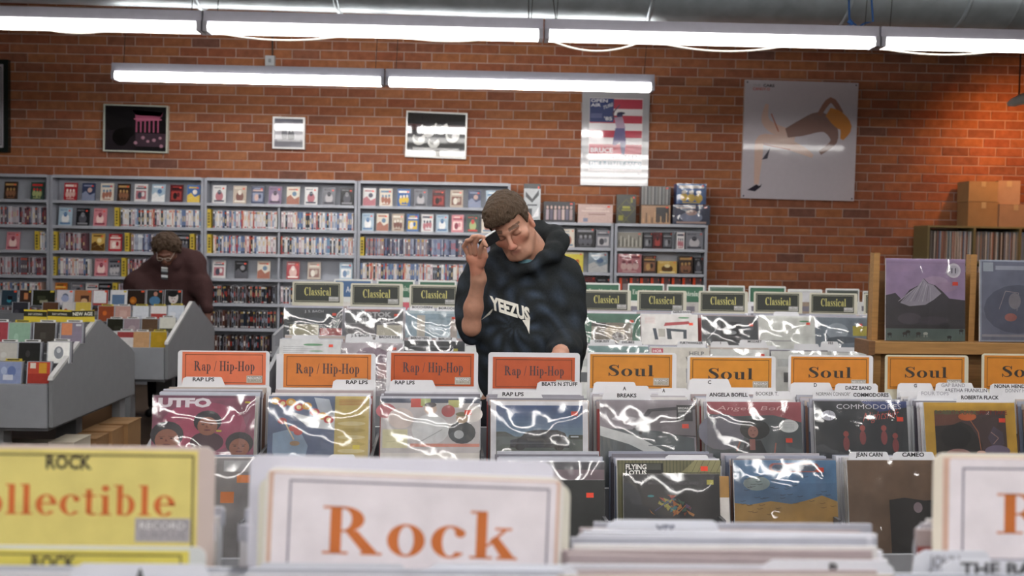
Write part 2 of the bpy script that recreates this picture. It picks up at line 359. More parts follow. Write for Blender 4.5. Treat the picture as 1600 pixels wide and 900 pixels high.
# little spot lamp at the right edge, warm
p = at(1592, 157, 10.4); sp = thing('spotlight', 'small white spotlight at the right edge throwing warm light on the bricks', 'light', p)
M = Matrix.Rotation(math.radians(70), 4, 'Y')
q = MB(); q.tube([M @ Vector(v) for v in ((0, 0, -.12), (0, 0, -.06), (0, 0, .02), (0, 0, .06))], [.02, .045, .055, .06], 'e8e6e0', 14); q.build('shade', PAINT, sp, True)
MB().tube([(0, 0, 0), (0, 0, .6)], .008, '222222', 6).build('stem', MATTE, sp)
ld = bpy.data.lights.new('spot', 'SPOT'); ld.energy = 30; ld.color = (1, .42, .15); ld.spot_size = math.radians(165); ld.spot_blend = 1; ld.shadow_soft_size = .05
lo = bpy.data.objects.new('bulb', ld); C.objects.link(lo); lo.parent = sp; lo.location = (.12, 0, -.03); lo.rotation_euler = (math.radians(50), 0, math.radians(-25))

# ---------------------------------------------------------------- pictures and posters on the wall
def rectpx(x0, y0, x1, y1, Y):
    a, b = at((x0+x1)/2, y1, Y), at((x0+x1)/2, y0, Y); w_ = hx(x1, Y)-hx(x0, Y)
    return a, w_, b.z-a.z
def hang(name, label, cat, px, Y, fr, fcol, fmat, artf, pm, tilt=0, thick=.02):
    p, w_, h = rectpx(*px, Y)
    t = thing(name, label, cat, p, (0, math.radians(tilt), 0))
    if fr:
        q = MB()
        for b in ((-w_/2, 0, w_/2, fr), (-w_/2, h-fr, w_/2, h), (-w_/2, fr, -w_/2+fr, h-fr), (w_/2-fr, fr, w_/2, h-fr)): q.box(b[0], -thick, b[1], b[2], D-Y-.008, b[3], fcol)
        q.build('frame', fmat, t)
    q = MB(); q.box(-w_/2+fr*.9, -thick*.4, fr*.9, w_/2-fr*.9, D-Y-.01, h-fr*.9, 'd8d6d2')
    a = Art(q, -w_/2+fr, fr, w_-2*fr, h-2*fr, -thick*.4-.0003); artf(a); q.build('print', pm, t)
    return t
def a_left(a):
    a.rect(0, 0, 1, 1, 'c9c4cc').frame(.03, .03, .97, .97, .012, '6a6670')
    for k in range(24): a.rect(.86, .10+k*.035, .93, .115+k*.035, '8a8690')
    a.rect(.1, .1, .8, .9, 'b8b2ba')
hang('framed_poster', 'black-framed pale poster cut off by the left edge', 'poster', (-130, 92, 14, 237), 11.30, .05, '1d2422', GLOSSY, a_left, DARKGLASS)
def a_dark(a):
    a.rect(0, 0, 1, 1, '1c1b1e').rect(0, 0, .5, .45, '2c262c').ell(.26, .3, .14, .2, '0d0d0f').ell(.38, .42, .1, .13, '121214').rect(.5, .1, 1, .4, '4a3a44')
    for x, y, r in ((.62, .3, .03), (.7, .22, .025), (.8, .25, .03), (.9, .3, .025), (.5, .18, .03), (.92, .12, .03)): a.ell(x, y, r, r*1.3, 'b98a9a')
    a.poly([(.44, .92), (.5, .80), (.92, .78), (.94, .88), (.88, .70), (.5, .66), (.49, .82)], 'b5607e')
    for k in range(6): a.rect(.5+k*.07, .42, .525+k*.07, .78, 'b5607e')
    a.rect(.47, .70, .92, .73, 'c8728e')
hang('framed_picture', 'dark picture with pink lettering in a thin light frame, left on the wall', 'picture', (162, 164, 262, 238), 11.30, .016, 'c8ccc0', GLOSSY, a_dark, DARKGLASS, .6)
def a_small(a):
    a.rect(0, 0, 1, 1, 'a8a6ae').rect(0, .75, 1, 1, '6a6a74').rect(0, 0, 1, .2, '85848c').ell(.35, .45, .1, .25, '55555e').ell(.58, .4, .12, .22, '3c3c46').ell(.58, .6, .06, .07, '8f8e94').ell(.34, .68, .05, .06, '7a7a80').rect(.1, .2, .9, .27, 'c8c8cc')
hang('framed_picture', 'small square grey photograph in a white frame above the shelves', 'picture', (426, 183, 476, 233), 11.30, .02, 'e4e2e2', GLOSSY, a_small, DARKGLASS, .5)
def a_bw(a):
    a.rect(0, 0, 1, 1, '2a2a2a').rect(0, .6, 1, .74, '4a3434')
    for x, y, r in ((.35, .62, .13), (.58, .68, .12), (.78, .5, .12), (.2, .4, .11), (.46, .32, .1)):
        a.ell(x, y, r, r*1.4, 'dcdcd8').ell(x-.02, y+.03, r*.6, r*.8, '8a8a88').ell(x+.03, y-.02, r*.35, r*.5, 'f0f0ee').ell(x, y+r, r*.8, r*.5, '1a1a1a')
    a.rect(0, 0, 1, .12, 'c8c8c4').rect(.1, .14, .9, .2, 'a8a8a6')
hang('framed_picture', 'black and white picture in a white frame, between the lights and shelves', 'picture', (633, 175, 728, 247), 11.30, .018, 'e6e6e2', GLOSSY, a_bw, DARKGLASS, 1.2)
def a_flag(a):
    a.rect(0, 0, 1, 1, 'b4b2b6').rect(.11, .15, .90, .91, 'e9e4e6')
    for y0, y1 in ((.80, .90), (.65, .73), (.50, .575), (.33, .43)): a.rect(.115, y0, .895, y1, 'c2485a')
    a.rect(.115, .66, .47, .905, '46507e').rect(.115, .175, .895, .255, '3c6078')
    a.text('OPEN', .13, .865, .25, .032, 'e8e6ec', .03).text('AIR', .13, .82, .15, .032, 'e8e6ec', .03).text('TURE', .31, .79, .15, .035, 'd6d6e0', .03, .04).text("'85", .33, .68, .12, .035, 'e8e6ec', .03).rect(.13, .70, .30, .75, '6a7098')
    a.poly([(.47, .93-.17), (.44, .72), (.50, .80), (.56, .845), (.50, .79), (.47, .74)], '6a4a5e')
    a.line([(.56, .84), (.46, .76), (.48, .69)], .018, '6a5060').ell(.56, .735, .045, .03, '4a4668').ell(.58, .755, .06, .014, '3a3a50')
    a.poly([(.48, .71), (.60, .72), (.65, .60), (.52, .58)], 'b8a0b8').poly([(.50, .60), (.64, .60), (.66, .45), (.64, .32), (.60, .33), (.57, .45), (.50, .42), (.46, .43)], '6c6690')
    a.text('BRUCE', .14, .345, .33, .045, 'f0e4ea', .03).text('SPRINGSTEEN', .21, .285, .67, .035, '4c4c66', .02).text('THE E-STREET BAND', .125, .215, .76, .03, 'e8e8ee', .02)
    a.text('SATURDAY JUNE 29  GATES OPEN 4 PM', .12, .115, .76, .013, '50505c', .01)
hang('flag_poster', 'tall laminated concert poster with red and white stripes beside the lower lights', 'poster', (907, 140, 1012, 290), 11.305, 0, '', None, a_flag, ACRY, 0, .012)
def a_candy(a):
    a.rect(0, 0, 1, 1, 'c9c1c8').text('THE', .07, .945, .07, .022, 'a8a4a8', .01).text('CARS', .16, .945, .1, .022, '3c3a40', .04).text('CANDY-O', .07, .915, .15, .022, 'c8503c', .02)
    # plain ribbons of colour in place of the artwork
    def rib(pts, col):
        for q in _st(pts): a.poly(q, col, True)
    a.k += 1; rib([(.20, .80, .03), (.19, .66, .07), (.30, .58, .09), (.46, .54, .10)], 'd9b9ac')
    a.k += 1; rib([(.13, .12, .04), (.14, .34, .07), (.16, .50, .08), (.34, .48, .09), (.52, .42, .07), (.62, .37, .03)], 'dcbcae')
    a.k += 1; rib([(.38, .56, .08), (.52, .61, .14), (.66, .66, .17), (.76, .62, .13), (.80, .50, .06), (.68, .40, .04)], '8f7068')
    a.k += 1; rib([(.66, .72, .04), (.76, .85, .05), (.86, .74, .04)], '9a7264')
    a.k += 1; rib([(.74, .75, .08), (.82, .70, .13), (.90, .62, .11), (.87, .52, .03)], 'd08a48')
    a.line([(.24, .72), (.31, .57)], .01, 'b86a50').line([(.18, .46), (.42, .42)], .008, 'b86a50').poly([(.05, .07), (.13, .12), (.17, .10), (.18, .13), (.12, .06)], '34303c').poly([(.17, .33), (.24, .43), (.22, .34)], '44404c')
    for x, y in ((.02, .98), (.98, .98), (.02, .02), (.98, .02)): a.ell(x, y, .008, .008, '55525a', 8)
hang('white_poster', 'large square white laminated poster with flesh-toned artwork, right of centre', 'poster', (1158, 127, 1334, 312), 11.30, 0, '', None, a_candy, ACRY, .5, .012)

# ================================================================ MEDIA ON THE BACK SHELVES
def sticker(a, x=.82, y=.86, c='f0503a', w_=.14, h=.08): a.rect(x-w_/2, y-h/2, x+w_/2, y+h/2, c)
def rnd_cover(a, bg, fg, fg2, r, dark=False):
    a.rect(0, 0, 1, 1, bg); k = r.randrange(4)
    if k == 0:
        a.ell(.5, .38, .3, .3, fg).ell(.5, .62, .15, .14, fg2).rect(.1, .06, .9, .16, fg2).text('MOVIE'[:4], .1, .84, .5, .07, fg2, .03)
        a.ell(.46, .65, .03, .02, bg).ell(.57, .65, .03, .02, bg)
    elif k == 1:
        for x in (.25, .5, .75): a.ell(x, .30+r.random()*.1, .13, .2, fg).ell(x, .55+r.random()*.05, .08, .08, fg2)
        a.rect(.08, .78, .92, .9, fg2).rect(.2, .06, .8, .11, fg)
    elif k == 2:
        a.poly([(0, 0), (1, 0), (1, .45), (.6, .3), (.3, .55), (0, .4)], fg).ell(.6, .6, .18, .14, fg2).rect(.12, .82, .8, .9, fg).line([(.1, .2), (.5, .35), (.9, .15)], .006, fg2)
    else:
        a.rect(.1, .12, .9, .62, fg).ell(.4, .35, .17, .2, fg2).ell(.66, .42, .12, .14, bg).rect(.1, .72, .9, .8, fg2).rect(.2, .84, .7, .9, fg)
CN = {'red': ('a83038', 'd8b0a8', 'f0e0d8'), 'dark blue': ('3c4460', '8a92ac', 'c8a8a0'), 'white': ('d6d4d4', 'b07078', '50505e'), 'dark brown': ('3c2e28', '8a6048', 'b8905c'),
      'pale blue': ('a8bccc', 'e8e8e8', '5878a0'), 'maroon': ('5c2428', 'a03c38', '2a1818'), 'blue': ('4468a0', 'd8b848', 'e8e0d8'), 'grey': ('787880', 'b8b4b8', '3c3c44'),
      'pink': ('d08890', 'f0d0cc', '904050'), 'black': ('26262a', '585860', '8a8a90'), 'yellow': ('c8a458', '5c4020', 'e8d8a0'), 'green': ('3c5048', 'a8b078', 'c83c3c'), 'beige': ('b8a898', '785048', 'e0d8cc'), 'purple': ('806a88', 'c8b0c0', '3c3040'), 'cream': ('d8cec0', 'a87060', '7088a0'), 'orange': ('c87830', '5a3a20', 'e8c060')}
W2, H2 = .138, .19
def case(col, r, name='movie_case', wd=W2, ht=H2, th=.014, st=True):
    q = MB(); bg, f1, f2 = CN[col]; q.box(-wd/2, 0, 0, wd/2, th, ht, bg); a = Art(q, -wd/2, 0, wd, ht, -.0002)
    a.rect(0, 0, 1, 1, bg); b = Art(q, -wd/2+.002, .002, wd-.004, ht-.004, -.0004); rnd_cover(b, bg, f1, f2, r)
    if st: sticker(b, .80, .84)
    return q.build(name, GLOSSY)
ORD = ['first', 'second', 'third', 'fourth', 'fifth', 'sixth', 'seventh', 'eighth', 'ninth', 'tenth', 'eleventh', 'twelfth']
def spine_mb(pal, r):
    q = MB(); th = r.choice((.014, .015, .018, .022, .028))
    P = {'light': ['d8d6d8', 'cfc8cc', 'b8bcc8', 'e0dcd8', 'c0a8b0', '98a4bc', 'd8b8a8', 'a83c3c', '6c7ca0', 'c8783c', '444850', 'e8e8ea', '7898b8'],
         'blue': ['8890a8', '707c9c', 'a8aec0', '585c74', 'c8ccd4', '7c6c7c', 'b0a8b0', '44485c', '9c8888'],
         'mixed': ['686068', '8c8490', 'b8b0b8', '503c3c', 'c8c4cc', '7a5058', '4c5470', 'a88878', '9098b0', '303038'],
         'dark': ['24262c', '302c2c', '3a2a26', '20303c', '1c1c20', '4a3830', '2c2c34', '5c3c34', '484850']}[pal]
    c = r.choice(P); ht = H2-r.choice((0, 0, 0, .004, .01)); q.box(-th/2, 0, 0, th/2, .12, ht, 'c4c4ca' if r.random() < .3 else c)
    a = Art(q, -th/2, 0, th, ht, -.0002); a.rect(.08, .02, .92, .98, c)
    c2 = r.choice(['e8e4e0', '303038', 'c84438', '9ca8bc', 'd8c090', '70606c']); y = r.uniform(.3, .5)
    a.rect(.3, y, .7, y+r.uniform(.15, .35), c2).rect(.15, .04, .85, .11, r.choice(['e8e8e8', '28282c', 'b83c38']))
    if r.random() < .5: a.rect(.15, .84, .85, .94, r.choice(['f0f0f0', 'd85838', '303034', 'c8a850']))
    return q, q.mesh('case_spine', GLOSSY), th
rs = random.Random(11)
SP = {k: [spine_mb(k, rs) for _ in range(14)] for k in ('light', 'blue', 'mixed', 'dark')}
far_spines = MB(); nsp = [0]
YS = 11.0
SH = .267
def shelf_unit(label, px0, px1, ztop, n, depth=.3, mid=None, name='shelving_unit'):
    x0, x1 = hx(px0, YS), hx(px1, YS); t = thing(name, label, 'shelf', ((x0+x1)/2, YS, 0)); w_ = (x1-x0)/2; g = '9fa2ac'
    for s in (-1, 1): MB().box(s*w_-(.028 if s > 0 else 0), 0, 0, s*w_+(.028 if s < 0 else 0), depth, ztop, g).build('side_panel', PAINT, t)
    MB().box(-w_+.028, .175, .08, w_-.028, depth, ztop-.02, 'b0b4be').build('back_panel', PAINT, t)
    for k in range(n+1):
        z = ztop-k*SH
        MB().box(-w_+.028, .004, z-.024, w_-.028, .176, z, 'a4a7b0').box(-w_+.028, -.006, z-.026, w_-.028, .004, z+.004, 'adb0ba').build('shelf', PAINT, t)
    MB().box(-w_+.03, .03, 0, w_-.03, depth-.02, max(.02, ztop-n*SH-.026), g).build('plinth', PAINT, t)
    if mid:
        xm = hx(mid, YS)-(x0+x1)/2; MB().box(xm-.01, .012, ztop-n*SH, xm+.01, .176, ztop-SH-.027, g).build('mid_divider', PAINT, t)
    return t
def face(unit, row, z, items, wd=W2, ht=H2):
    for i, (px, col) in enumerate(items):
        r = random.Random(hash((unit, row, px)) if 0 else px*7+int(z*100)); o = case(col, r, wd=wd, ht=ht)
        o.location = (hx(px, YS+.05), YS+.04, z+.005); o.rotation_euler = (-math.radians(9), 0, r.uniform(-.05, .05))
        tag(o, f'{col} movie case facing out, {ORD[i]} from left on {row} shelf of the {unit} unit', 'movie case', f'movie cases facing out on the {unit} shelving')
def spines(unit, row, z, pa, pb, pal, solo=False):
    x, xe = hx(pa, YS), hx(pb, YS); r = random.Random(int(pa*31+z*1000))
    while True:
        q, me, th = r.choice(SP[pal])
        if x+th > xe: break
        x += th/2; dy = r.choice((0, 0, .004, .01)); M = Matrix.Translation((x, YS+.03+dy, z+.004))
        if solo and nsp[0] < 300:
            o = link('case_spine', me); o.location = M.translation; nsp[0] += 1
            tag(o, f'movie case in the packed row of spines on the {row} shelf of the {unit} unit', 'movie case', f'case spines on the {row} shelf of the {unit} unit')
        else: far_spines.add(q, M)
        x += th/2+.0008
def yellow(unit, row, z, px):
    q = MB().box(-.022, 0, 0, .022, .11, .2, 'c8ae3c'); a = Art(q, -.022, 0, .044, .2, -.0004)
    for k, s in enumerate(('b', 'a', 'c', 'd', 'a')): a.rect(.28, .12+k*.15, .75, .12+k*.15+(.10 if s != 'b' else .07), '2c2a1c').rect(.42, .15+k*.15, .6, .17+k*.15, 'c8ae3c')
    o = q.build('shelf_divider', PRINT); o.location = (hx(px, YS), YS+.022, z+.004); tag(o, f'yellow lettered divider on the {row} shelf of the {unit} unit, among its cases', 'divider', 'yellow dividers between the cases')
    return o
def ztop_at(px, py): return at(px, py, YS).z
ZT = ztop_at(430, 280)
U1, U2, U3, U4 = 'leftmost', 'second', 'third', 'fourth'
shelf_unit('leftmost grey steel shelving unit, cut off by the left edge', -165, 77, ZT, 8)
shelf_unit('second grey shelving unit from the left, full of movie cases', 78, 317.5, ZT, 8)
shelf_unit('third grey shelving unit from the left, with a divider down its middle', 318.5, 557, ZT, 8, mid=435)
shelf_unit('fourth tall grey shelving unit, behind the young man, last of the tall ones', 558, 796, ZT, 8)
R = [ZT-k*SH for k in range(10)]   # R[k] = top of k-th shelf board
face(U1, 'top', R[1], [(17, 'dark brown'), (58, 'green')])
spines(U1, 'second', R[2], -158, 72, 'mixed'); face(U1, 'third', R[3], [(20, 'pink')]); yellow(U1, 'third', R[3], 56); spines(U1, 'third', R[3], 61, 72, 'light')
spines(U1, 'fourth', R[4], -158, 70, 'mixed'); spines(U1, 'fifth', R[5], -158, 64, 'light')
for k in (6, 7, 8): spines(U1, 'low', R[k], -158, 70, 'mixed')
face(U2, 'top', R[1], [(110, 'red'), (138, 'dark blue'), (167, 'cream'), (193, 'dark brown'), (220, 'white'), (247, 'pale blue'), (275, 'maroon'), (302, 'blue')])
face(U2, 'second', R[2], [(102, 'pale blue'), (129, 'black'), (156, 'pink')]); yellow(U2, 'second', R[2], 181); spines(U2, 'second', R[2], 187, 313, 'light', True)
yellow(U2, 'third', R[3], 84); spines(U2, 'third', R[3], 90, 131, 'mixed'); face(U2, 'third', R[3], [(153, 'yellow'), (180, 'red'), (286, 'black')])
for px in (197, 299): yellow(U2, 'third', R[3], px)['label'] = f"yellow lettered divider on the third shelf of the second unit, {'left' if px == 197 else 'right'} of the bending shopper"
spines(U2, 'third', R[3], 203, 272, 'blue'); spines(U2, 'third', R[3], 305, 313, 'blue')
yellow(U2, 'fourth', R[4], 83); spines(U2, 'fourth', R[4], 89, 138, 'light'); face(U2, 'fourth', R[4], [(158, 'pink'), (179, 'grey')])
yellow(U2, 'fourth', R[4], 192)['label'] = 'yellow lettered divider on the fourth shelf of the second unit, right of the pink case'; spines(U2, 'fourth', R[4], 198, 312, 'mixed')
face(U2, 'fifth', R[5], [(94, 'orange'), (120, 'grey'), (144, 'white'), (163, 'black')]); yellow(U2, 'fifth', R[5], 178); spines(U2, 'fifth', R[5], 184, 312, 'mixed')
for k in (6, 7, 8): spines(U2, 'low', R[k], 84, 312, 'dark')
face(U3, 'top', R[1], [(342, 'white'), (374, 'beige'), (402, 'dark blue'), (429, 'purple'), (457, 'cream'), (485, 'white'), (513, 'grey'), (541, 'black')])
yellow(U3, 'second', R[2], 325); spines(U3, 'second', R[2], 331, 432, 'light', True); spines(U3, 'second', R[2], 438, 553, 'light', True)
yellow(U3, 'third', R[3], 326); spines(U3, 'third', R[3], 332, 432, 'light', True); spines(U3, 'third', R[3], 438, 553, 'light', True)
face(U3, 'fourth', R[4], [(342, 'white'), (377, 'black'), (412, 'cream'), (458, 'red'), (491, 'beige'), (541, 'pale blue')])
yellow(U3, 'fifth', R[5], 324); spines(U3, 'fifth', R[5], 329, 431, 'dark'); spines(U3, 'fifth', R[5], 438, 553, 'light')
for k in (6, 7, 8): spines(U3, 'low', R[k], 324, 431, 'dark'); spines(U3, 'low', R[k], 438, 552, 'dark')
face(U4, 'top', R[1], [(576, 'white'), (602, 'cream'), (630, 'blue'), (656, 'grey'), (684, 'maroon'), (712, 'beige'), (740, 'dark blue'), (768, 'pale blue')])
face(U4, 'second', R[2], [(574, 'pale blue'), (597, 'cream'), (621, 'beige'), (644, 'blue'), (667, 'white'), (690, 'pale blue'), (714, 'pink'), (738, 'green'), (761, 'cream'), (783, 'black')], wd=.128)
yellow(U4, 'third', R[3], 565); spines(U4, 'third', R[3], 571, 791, 'blue', True); spines(U4, 'fourth', R[4], 563, 791, 'light', True)
for k in (5, 6, 7): spines(U4, 'low', R[k], 563, 791, 'mixed')
# the two low units and their boxed sets
ZS = ztop_at(1000, 350)
S1, S2 = 'left low', 'right low'
shelf_unit('left one of the two low grey shelving units, behind the young man', 797, 958, ZS, 6, name='low_shelving_unit')
shelf_unit('right one of the two low grey shelving units, ending at the bare brick', 960, 1105, ZS, 6, name='low_shelving_unit')
def boxset(px0, py0, px1, py1, col, label, zbase=None, depth=.1, artf=None, film=False, Y=YS+.04):
    p, w_, h = rectpx(px0, py0, px1, py1, Y)
    if zbase is not None: h += p.z-zbase; p.z = zbase
    bg, f1, f2 = CN[col]; q = MB(); q.box(-w_/2, 0, 0, w_/2, depth, h, bg); a = Art(q, -w_/2, 0, w_, h, -.0003)
    (artf or (lambda a: rnd_cover(a, bg, f1, f2, random.Random(int(px0)))))(a); sticker(a, .88, .9, w_=.08, h=.07)
    o = q.build('boxed_set', GLOSSY); o.location = p; tag(o, label, 'boxed set', 'boxed sets around the low shelving')
    if film: film_child(o, w_, h, 1)
    return o
def film_child(o, w_, h, i, amp=.003, n=14, bulge=.004, y=-.004):
    q = MB(); V = []
    for a in range(n+1):
        for b in range(n+1):
            u, v = a/n, b/n; e = min(u, 1-u, v, 1-v)*4; e = min(e, 1)
            x_ = (u-.5)*(w_+.004); z_ = v*(h+.004)
            V.append((x_, y-bulge*e-amp*e*math.sin(x_*37+z_*23+i*2)*math.sin(z_*31-x_*17+i), z_))
    q.v = V; q.f = [(a*(n+1)+b, (a+1)*(n+1)+b, (a+1)*(n+1)+b+1, a*(n+1)+b+1) for a in range(n) for b in range(n)]; q.c = [lin('ffffff')]*len(q.f)
    f = q.build('plastic_sleeve', FILMS[i % 4], o, True); return f
Z0 = ZS+.004
def a_bwtall(a):
    a.rect(0, 0, 1, 1, 'b8bcc0').rect(0, .87, 1, 1, '2a2a2e').poly([(.1, .8), (.5, .6), (.9, .85), (.9, .7), (.5, .5), (.1, .66)], '3c3e44').rect(.15, .1, .5, .35, '44464c').poly([(.5, .1), (.9, .4), (.9, .15)], 'e8e8ea').rect(.2, .42, .8, .46, '54565c')
boxset(818, 287, 844, 343, 'grey', 'tall black and white boxed set standing on the low shelves behind the man', Z0, .09, a_bwtall)
def a_group(a):
    a.rect(0, 0, 1, 1, '2a2830')
    for i, c in enumerate(('a8949c', '5c5468', 'b8a0a0', '8a7888', 'c8b0ac', '6a6478', 'a89090')): a.rect(.08+i*.125, .12, .17+i*.125, .62, c).ell(.125+i*.125, .72, .035, .08, 'c8a8a0')
boxset(849, 315, 898, 348, 'black', 'dark boxed set with a row of standing figures on top of the low shelves', Z0, .12, a_group)
def a_pink(a): a.rect(0, 0, 1, 1, 'c8aca4').rect(.1, .62, .9, .68, 'e0ccc4').rect(.3, .45, .8, .5, '9c7c78').rect(.15, .06, .28, .26, '8088a0').ell(.5, .8, .3, .08, 'd8c0b8')
boxset(903, 320, 957, 349, 'beige', 'wide pale pink boxed set on top of the low shelves', Z0, .13, a_pink)
def a_dia(a):
    a.rect(0, 0, 1, 1, '34342c')
    for cy in (.5, -.2): a.line([(.5, cy+.33), (.94, cy), (.5, cy-.33), (.06, cy), (.5, cy+.33)] if cy > 0 else [(.3, 0), (.5, .14), (.7, 0)], .007, 'b4b030')
    a.rect(.3, .52, .7, .6, 'a8a430').rect(.25, .44, .75, .49, '8c8828').rect(.1, .1, .35, .28, '8c8828').rect(.72, .72, .82, .9, '8c8828')
boxset(963, 304, 993, 349, 'black', 'tall dark boxed set with a yellow diamond, on top of the low shelves', Z0, .1, a_dia)
def a_or(a):
    a.rect(0, 0, 1, 1, 'b08868').rect(.5, .1, .95, .9, '3c3838')
    for k in range(9): a.rect(.05+k*.1, .05, .09+k*.1, .3+.06*(k*5 % 7), '5a4438' if k % 2 else 'c8a078')
boxset(1002, 321, 1047, 350, 'beige', 'orange and dark boxed set, lower one of the stacked pair on the low shelves', Z0, .16, a_or)
def a_str(a):
    a.rect(0, 0, 1, 1, '58585a')
    for k in range(16): a.rect(.02+k*.061, .03, .05+k*.061, .97, ('90908e', '3c3c40', 'b0aca8', '6c6864')[k*7 % 4])
zz = at(1024, 321, YS+.04).z+.004
boxset(1002, 291, 1047, 320, 'grey', 'grey boxed set of vertical stripes, on top of the orange and dark one', zz, .16, a_str)
boxset(1051, 321, 1109, 351, 'dark blue', 'wide dark blue boxed set in clear wrap at the right end of the low shelves', Z0, .2, film=True)
zz = at(1080, 321, YS+.04).z+.012
boxset(1057, 287, 1103, 319, 'blue', 'blue and black boxed set in clear wrap, on top of the wide dark blue one', zz, .18, film=True)
Q = [ZS-k*SH for k in range(8)]
def onshelf(k, px0, px1, pyt, col, label, **kw):
    return boxset(px0, pyt, px1, pyt+30, col, label, Q[k]+.005, **kw)
onshelf(1, 843, 874, 358, 'beige', 'pale pink boxed set on the upper shelf beside the man’s hood'); onshelf(1, 876, 897, 358, 'cream', 'narrow beige boxed set on the upper shelf of the left low unit'); onshelf(1, 900, 929, 356, 'black', 'dark boxed set with red lettering on the upper shelf of the left low unit'); onshelf(1, 931, 953, 360, 'grey', 'small grey boxed set, right end of the left low unit’s upper shelf')
def a_glee(a): a.rect(0, 0, 1, 1, 'd8c850').text('glee', .12, .42, .7, .32, 'b83c30', .03).ell(.8, .2, .12, .15, 'c87050').ell(.2, .15, .14, .12, 'b87858').rect(0, .9, 1, 1, 'e8e0c0')
onshelf(2, 878, 911, 394, 'yellow', 'yellow boxed set with red lettering on the middle shelf of the left low unit', artf=a_glee); onshelf(2, 919, 949, 395, 'pale blue', 'white and blue boxed set on the middle shelf of the left low unit', film=True)
onshelf(3, 903, 930, 432, 'maroon', 'dark red boxed set on the third shelf of the left low unit'); onshelf(3, 932, 953, 434, 'black', 'black boxed set on the third shelf of the left low unit')
def a_bars(a):
    a.rect(0, 0, 1, 1, '8c8880')
    for k in range(12): a.rect(.03+k*.08, .1, .06+k*.08, .5+.04*(k*7 % 9), ('3c3a38', 'c8c4b8')[k % 2])
onshelf(1, 965, 1003, 363, 'grey', 'wide boxed set with dark vertical bars at the left of the right low unit', artf=a_bars)
for i, (a_, b_, c_, n_) in enumerate([(1005, 1019, 'black', 'first black thick boxed set'), (1020, 1034, 'maroon', 'second thick boxed set, dark red'), (1035, 1050, 'black', 'third thick black boxed set'), (1057, 1069, 'white', 'slim white boxed set'), (1071, 1098, 'grey', 'grey boxed set with a red patch')]):
    onshelf(1, a_, b_, 363, c_, n_+' on the upper shelf of the right low unit')
onshelf(2, 965, 1002, 397, 'pink', 'pink and purple boxed set in clear wrap on the middle shelf', film=True, depth=.08); onshelf(2, 1004, 1025, 399, 'dark brown', 'dark brown boxed set beside the wrapped pink one')
onshelf(2, 1027, 1057, 408, 'yellow', 'low yellow and white boxed set on the middle shelf of the right low unit'); onshelf(2, 1060, 1082, 400, 'dark brown', 'brown boxed set with orange spots on the middle shelf of the right low unit'); onshelf(2, 1084, 1098, 402, 'black', 'slim dark boxed set at the right end of the middle shelf')
for i in range(8):
    onshelf(3, 967+i*16.4, 981+i*16.4, 434, 'maroon' if i % 2 else 'grey', f'{ORD[i]} small red-edged boxed set from left, third shelf of the right low unit', artf=lambda a: a.rect(0, 0, 1, 1, '5a4444').rect(0, 0, .3, 1, 'd04c2c').rect(.4, .3, .9, .7, '8a7c7c'))
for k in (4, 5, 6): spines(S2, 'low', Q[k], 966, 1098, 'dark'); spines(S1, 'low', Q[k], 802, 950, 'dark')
o = far_spines.build('packed_case_spines', GLOSSY); tag(o, 'rows of packed movie cases, spines out, filling the remaining back shelves', 'movie cases', kind='stuff')

# ---------------------------------------------------------------- olive bookcase with records and cartons, far right
YB = 10.9; x0 = hx(1450, YB); p = at(1500, 353, YB); zt = p.z
bk = thing('record_bookcase', 'olive wooden bookcase packed with records against the brick wall at right', 'bookcase', (x0, YB, 0))
for k in range(5): MB().box(k*.5-.012, 0, 0, k*.5+.012, .36, zt-.02, '7d7350').build('upright', WOOD, bk)
for k in range(5): MB().box(-.012, 0, zt-.02-k*.38, 2.02, .36, zt-k*.38, '8a8058').build('shelf', WOOD, bk)
MB().box(0, .35, 0, 2, .36, zt-.03, '6a6040').build('back_panel', WOOD, bk)
q = MB(); rr = random.Random(5)
for k in range(4):
    for row in range(4):
        x = x0+k*.5+.016
        while x < x0+k*.5+.48:
            th = rr.uniform(.004, .012); q.box(x, YB+.02+rr.random()*.02, zt-.395-row*.38+.02, x+th, YB+.34, zt-.055-row*.38-rr.random()*.006, rr.choice(['b8b4b0', '908880', 'c8bcb0', '6c6460', '8c98b0', 'a87868', '504844', 'd0ccc8', '7c8c94', 'a09080', '5c5c6c'])); x += th+.001
tag(q.build('shelved_records', PRINT), 'records packed spine out in the olive bookcase', 'records', kind='stuff')
def carton(px0, py0, px1, py1, Y, label, zb=None, d=.3, rot=0, col='a08058', tape=True):
    p, w_, h = rectpx(px0, py0, px1, py1, Y)
    if zb: h += p.z-zb; p.z = zb
    t = thing('cardboard_box', label, 'box', p, (0, 0, rot), 'cardboard boxes on the bookcase' if py0 < 400 else 'boxes stored under the grey racks')
    MB().box(-w_/2, 0, 0, w_/2, d, h, col).build('carton', BOARD, t)
    q = MB(); q.box(-w_/2-.002, -.002, h, w_/2+.002, d/2-.003, h+.005, col).box(-w_/2-.002, d/2+.003, h, w_/2+.002, d+.002, h+.005, col); q.build('flap', BOARD, t)
    if tape: MB().box(-.025, -.003, h*.75, .025, -.0005, h+.002, 'bda57c').build('tape', PAINT, t)
    return h+p.z
z1 = carton(1512, 316, 1560, 351, 11.0, 'lower left cardboard box on top of the bookcase', zt+.002, .26)
carton(1513, 284, 1559, 314, 11.0, 'upper cardboard box of the left stack on the bookcase', z1+.008, .26, .02, 'a98a60')
z1 = carton(1561, 320, 1612, 352, 10.96, 'cardboard box at the right edge on top of the bookcase', zt+.002, .3, 0, 'ab8a6c')
carton(1560, 283, 1592, 318, 11.02, 'tilted pinkish cardboard box on top of the right box', z1+.008, .24, -.2, 'b39478')
